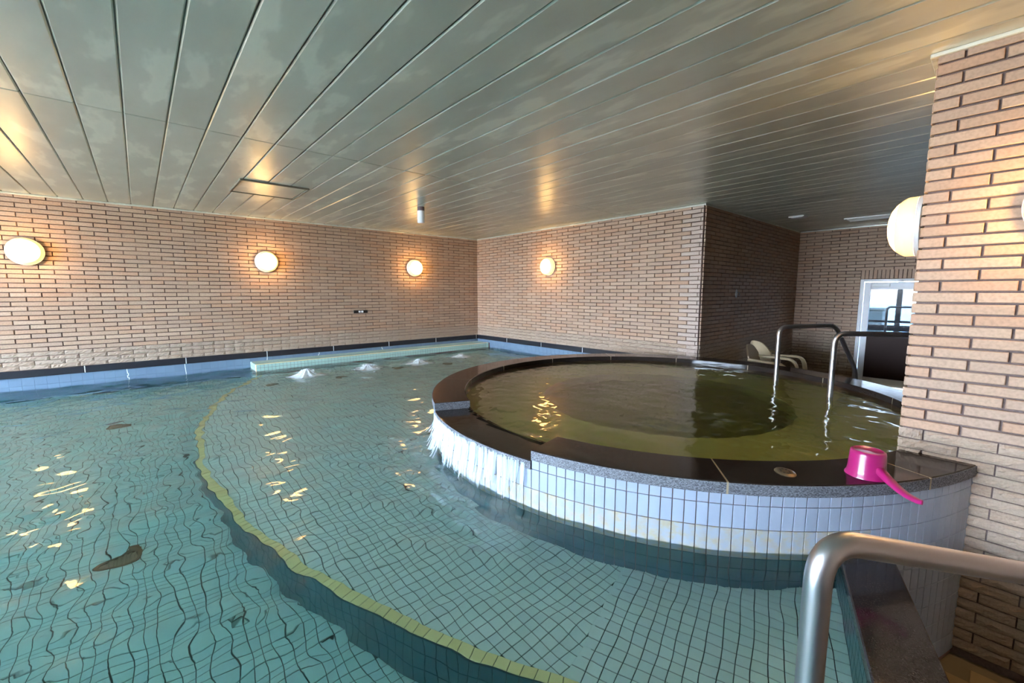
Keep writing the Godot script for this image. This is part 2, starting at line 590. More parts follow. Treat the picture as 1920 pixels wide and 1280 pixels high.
func sheet(height: Callable, inside: Callable, lo: Vector2, hi: Vector2, cell: float) -> ArrayMesh:
	var nx := int(ceil((hi.x - lo.x) / cell))
	var nz := int(ceil((hi.y - lo.y) / cell))
	var v := PackedVector3Array()
	var n := PackedVector3Array()
	var id := PackedInt32Array()
	id.resize((nx + 1) * (nz + 1))
	id.fill(-1)
	var idx := PackedInt32Array()
	for j in nz:
		for i in nx:
			if not inside.call(lo.x + (i + 0.5) * cell, lo.y + (j + 0.5) * cell): continue
			var q := []
			for k in [[0, 0], [1, 0], [1, 1], [0, 1]]:
				var at: int = (j + k[1]) * (nx + 1) + i + k[0]
				if id[at] < 0:
					var x: float = lo.x + (i + k[0]) * cell
					var z: float = lo.y + (j + k[1]) * cell
					id[at] = v.size()
					v.append(Vector3(x, height.call(x, z), z))
					var e := 0.008
					n.append(Vector3(height.call(x - e, z) - height.call(x + e, z), 2 * e, height.call(x, z - e) - height.call(x, z + e)).normalized())
				q.append(id[at])
			idx.append_array(PackedInt32Array([q[0], q[1], q[2], q[0], q[2], q[3]]))   # clockwise from above
	var arr := []
	arr.resize(Mesh.ARRAY_MAX)
	arr[Mesh.ARRAY_VERTEX] = v
	arr[Mesh.ARRAY_NORMAL] = n
	arr[Mesh.ARRAY_INDEX] = idx
	var m := ArrayMesh.new()
	m.add_surface_from_arrays(Mesh.PRIMITIVE_TRIANGLES, arr)
	return m

func _cloud(called: String, lo: Vector3, hi: Vector3, shape: int, color: Color, density: float, label: String) -> void:
	var f := FogVolume.new()
	f.name = called
	f.shape = shape
	f.size = hi - lo
	f.position = (lo + hi) / 2.0
	var m := FogMaterial.new()
	m.albedo = color
	m.density = density
	f.material = m
	f.set_meta("label", label)
	f.set_meta("category", "water")
	f.set_meta("kind", "stuff")
	add_child(f)

func edge_side(x: float, z: float) -> float:      # > 0: beyond the inner edge of the near coping
	var d := Vector2(x, z) - EDGE_P
	return d.x * EDGE_D.y - d.y * EDGE_D.x

# ------------------------------------------------------------------ scene
func _ready() -> void:
	rng.seed = 7
	for a in [[wave_a, 0.85, 2, 11], [wave_b, 2.6, 2, 12], [wave_c, 6.5, 1, 13]]:
		a[0].noise_type = FastNoiseLite.TYPE_SIMPLEX_SMOOTH
		a[0].frequency = a[1]
		a[0].fractal_octaves = a[2]
		a[0].seed = a[3]
	# camera
	var cam := Camera3D.new()
	cam.name = "camera"
	cam.fov = rad_to_deg(2.0 * atan(640.0 / FOCAL))
	cam.position = EYE
	cam.rotation_degrees = Vector3(PITCH, YAW, 0)
	cam.near = 0.05
	cam.far = 400
	add_child(cam)
	cam_inv = cam.transform.affine_inverse()
	# sky and exposure
	var env := Environment.new()
	env.background_mode = Environment.BG_SKY
	var sky := ProceduralSkyMaterial.new()
	sky.sky_top_color = Color(0.66, 0.79, 0.95)
	sky.sky_horizon_color = Color(0.86, 0.92, 0.98)
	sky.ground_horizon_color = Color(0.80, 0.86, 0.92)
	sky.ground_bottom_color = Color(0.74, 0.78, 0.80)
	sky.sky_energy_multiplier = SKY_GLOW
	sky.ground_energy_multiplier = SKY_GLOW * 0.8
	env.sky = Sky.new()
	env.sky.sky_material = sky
	env.tonemap_mode = Environment.TONE_MAPPER_LINEAR
	env.tonemap_exposure = EXPOSURE
	env.sdfgi_enabled = true
	env.ssao_enabled = true
	env.ssil_enabled = true
	env.volumetric_fog_enabled = true
	env.volumetric_fog_density = 0.0
	var we := WorldEnvironment.new()
	we.name = "world"
	we.environment = env
	add_child(we)

	make_materials()
	brick_pad = pad_mesh(BRICK - 0.009, COURSE - 0.009, 0.016, 0.003)
	for i in 5: rough_pads.append(rough_pad_mesh(BRICK - 0.006, COURSE - 0.006, 0.017, 90 + i))

	build_shell()
	build_ceiling()
	build_pool()
	build_tub()
	build_lamps()
	build_rails()
	build_small()
	build_door()

func build_shell() -> void:
	var st := begin()
	# deck slab under everything that is dry
	box(st, Vector3(XA - 0.3, DECK - 0.5, ZD - 0.3), Vector3(XR + 0.3, DECK - 0.02, ZW + 0.3))
	var fl := struct("floor", st.commit(), M["deck_grout"], "beige tiled deck floor beside the pool", "floor")
	# deck tiles beside the near coping and in the alcove
	var pad := pad_mesh(0.098, 0.098, 0.02, 0.002)
	var near := []
	for i in 48:
		for j in 62:
			var x := -2.5 + i * 0.1
			var z := -5.4 + j * 0.1
			if edge_side(x, z) < 0.25 and z > -3.2: continue
			if Vector2(x, z).distance_to(TUB) < 2.05: continue
			if x > PIL_X - 0.06 and z < PIL_Z + 0.06 and z > -3.7: continue
			if x < XC + 0.06 and z < ZB: continue
			near.append(Transform3D(Basis(Vector3.RIGHT, Vector3.FORWARD, Vector3.UP), Vector3(x, DECK - 0.02, z)))
	near.sort_custom(func(a, b): return shown_size(a.origin, Vector3(0.1, 0, 0), Vector3(0, 0, 0.1)) > shown_size(b.origin, Vector3(0.1, 0, 0), Vector3(0, 0, 0.1)))
	for i in 120: part("tile", pad, M["deck_tile"], fl, near[i])
	mass("tile_field", pad, M["deck_tile"], near.slice(120), [], fl)

	struct("floor_back", box_mesh(Vector3(XA, DECK - 0.02, ZP), Vector3(XR, 0.08, ZW)), M["deck_tile"], "raised deck between the pool and the windows behind the viewer", "floor")
	struct("floor_alcove", box_mesh(Vector3(XC, DECK - 0.02, ZD), Vector3(XR, ALCOVE, -5.45)), M["deck_tile"], "beige raised floor of the alcove before the door", "floor")
	# lamp wall
	var wl := struct("wall_left", box_mesh(Vector3(XA - 0.35, DECK - 0.3, ZB - 0.3), Vector3(XA, CEIL + 0.2, ZW + 0.35)), M["mortar"], "long brick wall with three lit round lamps", "wall")
	var oz := -2.93
	bricks_on(wl, Vector3(XA, 0, 3.1), Vector3(0, 0, -1), Vector3(1, 0, 0), 3.1 - ZB, 0.235, 300, 0.12, 1e9, [[3.1 - (oz + 0.13), 3.1 - (oz - 0.13), 0.79, 0.82]])
	# far wall
	var wf := struct("wall_far", box_mesh(Vector3(XA - 0.3, DECK - 0.3, ZB - 0.3), Vector3(XC, CEIL + 0.2, ZB)), M["mortar"], "pale lit brick wall with one round lamp behind the round tub", "wall")
	bricks_on(wf, Vector3(XA, 0, ZB), Vector3(1, 0, 0), Vector3(0, 0, 1), XC - XA, 0.235, 300, 0.19, XC - XA - 0.2)
	# alcove side wall: the flank of the far wall's end
	var wa := struct("wall_alcove", box_mesh(Vector3(XC - 0.3, DECK - 0.3, ZD), Vector3(XC, CEIL + 0.2, ZB - 0.01)), M["mortar"], "dark brown brick side wall of the alcove", "wall")
	bricks_on(wa, Vector3(XC, 0, ZB - 0.012), Vector3(0, 0, -1), Vector3(1, 0, 0), ZB - ZD - 0.012, DECK, 0, 0.05)
	# alcove end wall with the door opening
	var dx0 := -1.62
	var dx1 := -0.72
	var dtop := 1.36
	st = begin()
	box(st, Vector3(XC - 0.3, DECK - 0.3, ZD - 0.25), Vector3(dx0, CEIL + 0.2, ZD))
	box(st, Vector3(dx1, DECK - 0.3, ZD - 0.25), Vector3(XR + 0.3, CEIL + 0.2, ZD))
	box(st, Vector3(dx0, dtop, ZD - 0.25), Vector3(dx1, CEIL + 0.2, ZD))
	var we := struct("wall_end", st.commit(), M["mortar"], "shaded brick end wall of the alcove with a white door", "wall")
	bricks_on(we, Vector3(XC, 0, ZD), Vector3(1, 0, 0), Vector3(0, 0, 1), XR - XC, DECK, 0, 0.0, 1e9, [[dx0 - XC, dx1 - XC, DECK - 1, dtop + 0.16]])
	var soldier := pad_mesh(0.044, 0.15, 0.016, 0.002)
	var lint := []
	for i in 17: lint.append(Transform3D(Basis(), Vector3(dx0 + 0.027 + i * 0.053, dtop + 0.08, ZD)))
	for i in 17: part("brick", soldier, M["brick_%d" % (i % 5)], we, lint[i])
	# pillar
	var pl := struct("pillar", box_mesh(Vector3(PIL_X, DECK - 0.3, -3.6), Vector3(XR, CEIL + 0.2, PIL_Z)), M["grey_mortar"], "wide orange brick pillar beside the round tub", "pillar")
	bricks_on(pl, Vector3(PIL_X - 0.016, 0, PIL_Z), Vector3(1, 0, 0), Vector3(0, 0, 1), XR - PIL_X + 0.016, DECK, 300, 0.095)
	bricks_on(pl, Vector3(PIL_X, 0, PIL_Z), Vector3(0, 0, -1), Vector3(-1, 0, 0), 0.65, DECK, 0, 0.095)
	# wall on the right, out of the picture, and the window wall behind the camera
	struct("wall_right", box_mesh(Vector3(XR, DECK - 0.3, ZD - 0.3), Vector3(XR + 0.3, CEIL + 0.2, ZW + 0.3)), M["plain_wall"], "plain wall at the far right side of the bath hall", "wall")
	struct("wall_light_blocker", box_mesh(Vector3(0.97, DECK - 0.02, 1.2), Vector3(XR, CEIL, 1.4)), M["plain_wall"], "unseen short wall added behind the viewer to block light beside the pool", "wall")  # added unseen partition, blocks light that would reach the pillar foot
	st = begin()
	var wx0 := -6.9
	var wx1 := -1.0
	var wy0 := 0.2
	var wy1 := 2.12
	box(st, Vector3(XA - 0.3, DECK - 0.3, ZW), Vector3(wx0, CEIL + 0.2, ZW + 0.3))
	box(st, Vector3(wx1, DECK - 0.3, ZW), Vector3(XR + 0.3, CEIL + 0.2, ZW + 0.3))
	box(st, Vector3(wx0, DECK - 0.3, ZW), Vector3(wx1, wy0, ZW + 0.3))
	box(st, Vector3(wx0, wy1, ZW), Vector3(wx1, CEIL + 0.2, ZW + 0.3))
	struct("wall_back", st.commit(), M["plain_wall"], "window wall of the bath hall behind the viewer", "wall")
	for k in 4:
		var a := wx0 + (wx1 - wx0) * k / 4.0
		var b := wx0 + (wx1 - wx0) * (k + 1) / 4.0
		st = begin()
		for r in [[a, a + 0.05, wy0, wy1], [b - 0.05, b, wy0, wy1], [a + 0.05, b - 0.05, wy0, wy0 + 0.05], [a + 0.05, b - 0.05, wy1 - 0.05, wy1]]:
			soft_box(st, Vector3(r[0], r[2], ZW + 0.1), Vector3(r[1], r[3], ZW + 0.16), 0.004)
		var w := struct("window_%d" % (k + 1), st.commit(), M["white_metal"], "large window in the wall behind the viewer", "window")
		w.set_meta("group", "windows behind the viewer")
		part("pane", box_mesh(Vector3(a + 0.05, wy0 + 0.05, ZW + 0.127), Vector3(b - 0.05, wy1 - 0.05, ZW + 0.133)), M["window_glass"], w)

func build_ceiling() -> void:
	var ce := struct("ceiling", box_mesh(Vector3(XA - 0.3, CEIL + 0.012, ZD - 0.3), Vector3(XR + 0.3, CEIL + 0.25, ZW + 0.3)), M["ceiling_gap"], "low ceiling of long satin metal boards", "ceiling")
	var pitch := 0.215
	var z0 := -0.012
	var cuts := [XA + 0.02, -3.74, XR]
	for s in 2:
		var st := begin()
		var half := pitch / 2 - 0.0025
		soft_box(st, Vector3(cuts[s] + 0.0015, 0, -half), Vector3(cuts[s + 1] - 0.0015, 0.016, half), 0.0065)
		var mesh := st.commit()
		for k in range(-43, 30):
			var z := z0 + (k + 0.5) * pitch
			if z < ZD + 0.08 or z > ZW - 0.08: continue
			part("board", mesh, M["ceiling_metal_%d" % (absi(k * 7 + s) % 3)], ce, Transform3D(Basis(), Vector3(0, CEIL + rng.randf_range(-0.0008, 0.0008), z)))
	# edge trims
	var st2 := begin()
	soft_box(st2, Vector3(XA, CEIL - 0.022, ZB), Vector3(XA + 0.022, CEIL, ZW), 0.003)
	struct("trim_1", st2.commit(), M["ceiling_metal_0"], "thin metal trim between the ceiling and the lamp wall", "trim")
	st2 = begin()
	soft_box(st2, Vector3(XA + 0.022, CEIL - 0.022, ZB), Vector3(XC, CEIL, ZB + 0.022), 0.003)
	struct("trim_2", st2.commit(), M["ceiling_metal_1"], "thin metal trim between the ceiling and the pale far wall", "trim")
	st2 = begin()
	soft_box(st2, Vector3(XC, CEIL - 0.022, ZD), Vector3(XC + 0.022, CEIL, ZB + 0.022), 0.003)
	struct("trim_3", st2.commit(), M["ceiling_metal_1"], "thin metal trim above the dark alcove side wall", "trim")
	st2 = begin()
	soft_box(st2, Vector3(XC + 0.022, CEIL - 0.022, ZD), Vector3(XR, CEIL, ZD + 0.022), 0.003)
	struct("trim_4", st2.commit(), M["ceiling_metal_1"], "thin metal trim above the alcove end wall", "trim")
	st2 = begin()
	soft_box(st2, Vector3(PIL_X - 0.04, CEIL - 0.02, PIL_Z), Vector3(XR, CEIL, PIL_Z + 0.03), 0.003)
	soft_box(st2, Vector3(PIL_X - 0.04, CEIL - 0.02, -3.6), Vector3(PIL_X - 0.016, CEIL, PIL_Z), 0.003)
	struct("trim_5", st2.commit(), M["ceiling_metal_2"], "pale metal trim round the top of the brick pillar", "trim")
	# access hatch
	var h := thing("ceiling_hatch", "square access hatch framed in the metal ceiling boards", "hatch", Vector3(-5.37, CEIL, -1.16))
	part("cover", soft_box_mesh(Vector3(-0.30, -0.010, -0.30), Vector3(0.30, 0.0, 0.30), 0.002), M["ceiling_metal_0"], h)
	var sf := begin()
	for r in [[-0.325, -0.31, -0.325, 0.325], [0.31, 0.325, -0.325, 0.325], [-0.31, 0.31, -0.325, -0.31], [-0.31, 0.31, 0.31, 0.325]]:
		soft_box(sf, Vector3(r[0], -0.018, r[2]), Vector3(r[1], 0.0, r[3]), 0.003)
	part("frame", sf.commit(), M["hatch_frame"], h)
	# vents near the door
	var v := thing("ceiling_vent", "long slotted vent in the alcove ceiling near the door", "vent", Vector3(-1.42, CEIL, -8.35))
	sf = begin()
	for r in [[-0.27, -0.25, -0.17, 0.17], [0.25, 0.27, -0.17, 0.17], [-0.25, 0.25, -0.17, -0.15], [-0.25, 0.25, 0.15, 0.17]]:
		soft_box(sf, Vector3(r[0], -0.016, r[2]), Vector3(r[1], 0, r[3]), 0.002)
	part("frame", sf.commit(), M["white_metal"], v)
	for i in 6: part("slat", box_mesh(Vector3(-0.25, -0.012, -0.13 + i * 0.05), Vector3(0.25, -0.001, -0.115 + i * 0.05)), M["white_metal"], v)
	var lv := thing("ceiling_downlight", "small unlit square fitting in the alcove ceiling by the side wall", "ceiling light", Vector3(-2.09, CEIL, -7.45))
	part("rim", soft_box_mesh(Vector3(-0.10, -0.02, -0.10), Vector3(0.10, 0.0, 0.10), 0.004), M["white_metal"], lv)
	part("diffuser", soft_box_mesh(Vector3(-0.075, -0.026, -0.075), Vector3(0.075, -0.02, 0.075), 0.002), M["white_plastic"], lv)
	# hanging sensor
	var sp := thing("ceiling_sensor", "white cylinder with a dark collar hanging from the ceiling boards", "sensor", Vector3(-5.14, CEIL, -2.89))
	part("collar", lathe_mesh([Vector2(0, -0.052), Vector2(0.046, -0.052), Vector2(0.046, 0.0), Vector2(0, 0.0)], 28), M["mauve_plastic"], sp)
	part("body", lathe_mesh([Vector2(0, -0.21), Vector2(0.036, -0.21), Vector2(0.047, -0.20), Vector2(0.049, -0.052), Vector2(0, -0.052)], 28), M["white_plastic"], sp)

func ring_tiles(parent: Node3D, c: Vector2, r: float, a0: float, a1: float, y_top: float, heights: Array, mats: Array, stain_row := -1, inward := false) -> void:
	# upright tiles on a drum: columns of 50 mm
	var step := 0.05 / r
	var n := int(round((a1 - a0) / step))
	step = (a1 - a0) / n
	for row in heights.size():
		var h: float = heights[row]
		var y := y_top
		for k in row: y -= heights[k]
		var pad := pad_mesh(0.0468, h - 0.0032, 0.006, 0.0012)
		for i in n:
			var a := a0 + (i + 0.5) * step
			var out := Vector3(cos(a), 0, sin(a)) * (-1.0 if inward else 1.0)
			var t := Transform3D(Basis(Vector3.UP.cross(out), Vector3.UP, out), round_at(c, r, a, y - h / 2))
			var m: Material = mats[(i * 5 + row * 3 + i / 4) % mats.size()]
			if row == stain_row: m = M["stained_tile"]
			part("tile", pad, m, parent, t)

func build_pool() -> void:
	var pool := thing("bathing_pool", "large rectangular bathing pool of turquoise mosaic tiles with a yellow-edged step", "pool", Vector3.ZERO)
	# deep floor, shelf, side walls
	var hull := PackedVector2Array([Vector2(XA, -1.6), Vector2(-0.9, -1.6), Vector2(-0.10, -1.25), Vector2(1.35, ZP), Vector2(XA, ZP)])
	var hs := begin()
	prism(hs, hull, DEEP - 0.2, DEEP - 0.003)
	part("deep_floor", hs.commit(), M["dark_grout"], pool)
	var arc := PackedVector2Array()
	var a_lo := atan2(-0.9 - ARC.y, 3.05)
	for i in 41:
		var x := lerpf(0.06, XA, i / 40.0)
		arc.append(Vector2(x, ARC.y + sqrt(maxf(0.0, (ARC_R - 0.01) * (ARC_R - 0.01) - (x - ARC.x) * (x - ARC.x)))))
	var poly := arc.duplicate()
	for q in [Vector2(XA, ZB), Vector2(XC - 0.1, ZB), Vector2(-1.9, -3.4), Vector2(-0.42, -2.35)]: poly.append(q)
	var st := begin()
	prism(st, poly, DEEP - 0.1, SHELF - 0.003)
	var shelf := part("step_platform", st.commit(), M["dark_grout"], pool)
	var deep: Node3D = pool.get_node("deep_floor")
	# mosaic on both floors
	var flat := Basis(Vector3.RIGHT, Vector3.FORWARD, Vector3.UP)
	var ea := atan2(EDGE_D.x, EDGE_D.y)
	var turned := Basis(Vector3.UP, ea) * flat
	var pad := pad_mesh(0.0465, 0.0465, 0.0045, 0.001)
	var tiles_s := []
	var tiles_d := []
	var split := func(p: Vector2) -> float:       # > 0: the field laid along the near coping
		return (p - Vector2(-0.973, -1.289)).dot(Vector2(0.954, -0.3))
	for i in 150:
		for j in 107:
			var p := Vector2(-7.4 + 0.025 + i * 0.05, -5.47 + 0.03 + j * 0.05)
			var d := p.distance_to(ARC)
			if d < ARC_R - 0.030 and p.distance_to(TUB) > 1.94 and split.call(p) < 0.022 and p.y > ZB + 0.03:
				tiles_s.append(Transform3D(flat, Vector3(p.x, SHELF - 0.0035, p.y)))
	for i in range(0, 26):
		for j in range(-22, 44):
			var o := Vector2(-0.973, -1.289) + Vector2(0.954, -0.3) * (0.027 + i * 0.05) + Vector2(0.3, 0.954) * (j * 0.05)
			if split.call(o) > 0.02 and o.distance_to(ARC) < ARC_R - 0.030 and o.distance_to(TUB) > 1.94 and edge_side(o.x, o.y) < 0.02:
				tiles_s.append(Transform3D(turned, Vector3(o.x, SHELF - 0.0028, o.y)))
	for i in 152:
		for j in 90:
			var p := Vector2(-7.4 + 0.025 + i * 0.05, -1.6 + j * 0.05)
			if p.distance_to(ARC) > ARC_R - 0.03 and edge_side(p.x, p.y) < 0.04:
				tiles_d.append(Transform3D(flat, Vector3(p.x, DEEP - 0.0035, p.y)))
	for pair in [[tiles_s, shelf, "floor_tile_%d"], [tiles_d, deep, "deep_tile_%d"]]:
		var ts: Array = pair[0]
		var sized := []
		for t in ts: sized.append([shown_size(t.origin, Vector3(0.05, 0, 0), Vector3(0, 0, 0.05)), t])
		sized.sort_custom(func(a, b): return a[0] > b[0])
		var rest := []
		var tint := []
		for k in sized.size():
			var tone := rng.randi() % 4
			if k < 300: part("tile", pad, M[pair[2] % tone], pair[1], sized[k][1])
			else:
				rest.append(sized[k][1])
				tint.append((M[pair[2] % tone] as StandardMaterial3D).albedo_color.srgb_to_linear())
		mass("tile_field", pad, M["floor_tile_mass"], rest, tint, pair[1])
	# yellow nosing along the step, teal tiles below it
	var nose := part("nosing", _arc_strip(ARC_R - 0.052, ARC_R - 0.002, SHELF - 0.05, SHELF + 0.0022), M["dark_grout"], pool)
	var npad := pad_mesh(0.0475, 0.0475, 0.007, 0.0015)
	var rpad := pad_mesh(0.0475, 0.0965, 0.007, 0.0012)
	var riser := part("riser", _arc_strip(ARC_R - 0.06, ARC_R - 0.006, DEEP - 0.05, SHELF - 0.05), M["dark_grout"], pool)
	var a := 0.70
	var k2 := 0
	while a < 2.24:
		var out := Vector3(cos(a), 0, sin(a))
		var x := ARC.x + ARC_R * cos(a)
		if edge_side(x, ARC.y + ARC_R * sin(a)) < 0.1:
			part("tile", npad, M["yellow_tile" if k2 % 3 else "yellow_tile_b"], nose, Transform3D(Basis(Vector3.UP.cross(out), -out, Vector3.UP), round_at(ARC, ARC_R - 0.027, a, SHELF - 0.001)))
			for r in 3:
				if r * 0.1 > 0.29: continue
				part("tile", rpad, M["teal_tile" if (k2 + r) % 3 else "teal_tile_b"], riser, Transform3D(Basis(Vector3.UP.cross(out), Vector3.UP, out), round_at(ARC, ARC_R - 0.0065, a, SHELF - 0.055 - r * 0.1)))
		a += 0.05 / ARC_R
		k2 += 1
	# band of pale blue tiles round the pool, above and below the water line
	_blue_band(pool, Vector3(XA, 0, ZB), Vector3(0, 0, 1), Vector3(1, 0, 0), ZP - ZB, [-1.43 - ZB, -0.41 - ZB, -2.2 - ZB, -3.3 - ZB, 0.18 - ZB])
	_blue_band(pool, Vector3(XA, 0, ZB), Vector3(1, 0, 0), Vector3(0, 0, 1), XC - XA, [])
	# dark coping stones, a metre each
	var z := -5.5
	for i in 9:
		var z1 := minf(-5.43 + i * 1.0, ZP)
		if z1 - z < 0.05: continue
		part("coping_stone", soft_box_mesh(Vector3(XA, 0.150, z + 0.004), Vector3(XA + 0.035, 0.235, z1 - 0.004), 0.004), M["dark_trim_stone"], pool)
		part("joint", box_mesh(Vector3(XA, 0.152, z1 - 0.004), Vector3(XA + 0.034, 0.233, z1 + 0.004)), M["lime_scale"], pool)
		z = z1
	var x0 := XA + 0.04
	for i in 5:
		part("coping_stone", soft_box_mesh(Vector3(x0 + 0.004, 0.150, ZB), Vector3(x0 + 0.96, 0.235, ZB + 0.035), 0.004), M["dark_trim_stone"], pool)
		part("joint", box_mesh(Vector3(x0 + 0.96, 0.152, ZB), Vector3(x0 + 0.968, 0.233, ZB + 0.034)), M["lime_scale"], pool)
		x0 += 0.964
	# tiled ledge along the lamp wall
	var ledge := part("ledge", box_mesh(Vector3(XA, SHELF - 0.01, ZB), Vector3(-7.006, 0.092, -1.206)), M["rust_grout"], pool)
	var lp := pad_mesh(0.0468, 0.0468, 0.006, 0.001)
	for i in 85:
		for r in 2:
			part("tile", lp, M["aqua_tile"], ledge, Transform3D(Basis(Vector3.FORWARD, Vector3.UP, Vector3.RIGHT), Vector3(-7.006, 0.073 - r * 0.05, -1.232 - i * 0.05)))
		part("tile", lp, M["yellow_tile_b" if i % 2 else "yellow_tile"], ledge, Transform3D(flat, Vector3(-7.026, 0.092, -1.232 - i * 0.05)))
	for i in 8:
		for r in 2: part("tile", lp, M["aqua_tile"] if i else M["yellow_tile"], ledge, Transform3D(Basis(Vector3.RIGHT, Vector3.UP, Vector3.BACK), Vector3(-7.03 - i * 0.05, 0.073 - r * 0.05, -1.206)))
	var lt := mass("tile_field", lp, M["aqua_tile"], _ledge_top(flat), [], ledge)
	lt.name = "tile_field"
	# near coping and its wall
	var d3 := Vector3(EDGE_D.x, 0, EDGE_D.y)
	var across := Vector3(EDGE_D.y, 0, -EDGE_D.x)
	var p3 := Vector3(EDGE_P.x, 0, EDGE_P.y)
	var fr := Transform3D(Basis(d3, Vector3.UP, -across), p3)       # local x along, -z across (to the deck)
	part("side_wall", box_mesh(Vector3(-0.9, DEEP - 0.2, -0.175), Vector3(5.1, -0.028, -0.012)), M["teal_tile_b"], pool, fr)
	var cuts := [-0.95, 0.215, 1.25, 2.3, 3.35, 4.4, 5.1]
	for i in cuts.size() - 1:
		part("coping_stone", soft_box_mesh(Vector3(cuts[i] + 0.003, -0.028, -0.19), Vector3(cuts[i + 1] - 0.003, 0.03, 0.0), 0.005), M["granite"], pool, fr)
		part("joint", box_mesh(Vector3(cuts[i + 1] - 0.003, -0.026, -0.188), Vector3(cuts[i + 1] + 0.003, 0.027, -0.002)), M["stone_joint"], pool, fr)
	var wp := pad_mesh(0.0468, 0.0968, 0.006, 0.001)
	for i in 30:
		for r in 4:
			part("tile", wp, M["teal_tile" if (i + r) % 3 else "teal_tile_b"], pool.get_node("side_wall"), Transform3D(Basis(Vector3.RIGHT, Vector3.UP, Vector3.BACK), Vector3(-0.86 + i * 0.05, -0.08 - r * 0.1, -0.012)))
	# floor grates
	var spots := [[Vector3(-6.24, SHELF, -1.24), "small dark floor grate under the water beside the ledge end"], [Vector3(-6.144, SHELF, -2.107), "dark floor grate between the tallest bubbling jet and the next"], [Vector3(-6.243, SHELF, -3.021), "dark floor grate between the second and third bubbling jets"], [Vector3(-6.05, SHELF, -3.85), "dark floor grate between the third and fourth bubbling jets"], [Vector3(-2.957, DEEP, 0.169), "large brown grate on the deep pool floor in the foreground"], [Vector3(-5.561, DEEP, 0.205), "brown grate on the deep pool floor out towards the lamp wall"]]
	for s in spots:
		var g := thing("floor_grate", s[1], "grate", s[0] + Vector3.UP * 0.001, 0.0, "floor grates under the water")
		var R := 0.10 if (s[0] as Vector3).y < -0.5 else 0.085
		part("rim", lathe_mesh([Vector2(R - 0.02, 0.0), Vector2(R - 0.02, 0.012), Vector2(R - 0.004, 0.012), Vector2(R, 0.0)], 32), M["brass_grate"], g)
		part("well", lathe_mesh([Vector2(R - 0.02, 0.003), Vector2(0, 0.003)], 32), M["dark_grate"], g)
		for i in 7:
			var o := (i - 3) * R * 0.26
			var hl := sqrt(maxf(0.0, (R - 0.02) * (R - 0.02) - o * o))
			if hl > 0.02: part("bar", soft_box_mesh(Vector3(-hl, 0.003, o - 0.008), Vector3(hl, 0.011, o + 0.008), 0.002), M["dark_grate"], g)
	# the water
	var inside := func(x: float, z: float) -> bool:
		return edge_side(x, z) < 0.06 and Vector2(x, z).distance_to(TUB) > 1.86 and not (x < -7.06 and z < -1.27)
	var w := part("pool_water", sheet(pool_height, inside, Vector2(XA + 0.004, ZB + 0.004), Vector2(1.38, ZP + 0.02), 0.03), M["pool_water"], self)
	_cloud("pool_cloudiness", Vector3(XA + 0.02, DEEP + 0.004, ZB + 0.02), Vector3(-0.42, -0.025, ZP), RenderingServer.FOG_VOLUME_SHAPE_BOX, Color(0.80, 0.98, 0.965), 0.28, "faint mineral cloudiness suspended in the pool water")
	tag(w, "clear rippling turquoise water filling the large pool", "water")
	w.set_meta("kind", "stuff")

func _ledge_top(flat: Basis) -> Array:
	var out := []
	for i in 85:
		for r in 7: out.append(Transform3D(flat, Vector3(-7.076 - r * 0.05, 0.092, -1.232 - i * 0.05)))
	return out

func _arc_strip(r0: float, r1: float, y0: float, y1: float) -> ArrayMesh:
	var st := begin()
	sector(st, ARC, r0, r1, y0, y1, 0.70, 2.24, 0.002, 0.02)
	return st.commit()

func _blue_band(pool: Node3D, start: Vector3, dir: Vector3, out: Vector3, length: float, limes: Array) -> void:
	var o := start
	var lo := o + Vector3.UP * (DEEP - 0.1)
	var hi := o + dir * length + out * 0.008 + Vector3.UP * 0.150
	var band := part("tile_band", box_mesh(Vector3(minf(lo.x, hi.x), lo.y, minf(lo.z, hi.z)), Vector3(maxf(lo.x, hi.x), hi.y, maxf(lo.z, hi.z))), M["blue_grout"], pool)
	var pad := pad_mesh(0.0985, 0.098, 0.005, 0.001)
	var n := int(length / 0.1)
	var rest := []
	for i in n:
		for r in 8:
			var y := 0.1 - r * 0.1
			if y < DEEP: continue
			var t := Transform3D(Basis(Vector3.UP.cross(out), Vector3.UP, out), o + dir * (0.05 + i * 0.1) + out * 0.008 + Vector3.UP * y)
			if r == 0: part("tile", pad, M["blue_tile" if i % 3 else "blue_tile_b"], band, t)
			elif r == 1: part("tile", pad, M["blue_tile_b" if i % 3 else "blue_tile"], band, t)
			else: rest.append(t)
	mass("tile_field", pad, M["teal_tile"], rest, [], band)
	# lime streaks run down from the coping joints
	for u in limes:
		var st := begin()
		for k in 5:
			var x: float = u + rng.randf_range(-0.012, 0.012)
			var y := 0.148 - k * 0.028
			var a: Vector3 = o + dir * (x - 0.004) + Vector3.UP * (y - 0.034) + out * 0.0125
			var b: Vector3 = o + dir * (x + 0.004) + Vector3.UP * y + out * 0.0142
			box(st, Vector3(minf(a.x, b.x), a.y, minf(a.z, b.z)), Vector3(maxf(a.x, b.x), b.y, maxf(a.z, b.z)))
		part("lime_streak", st.commit(), M["lime_scale"], band)

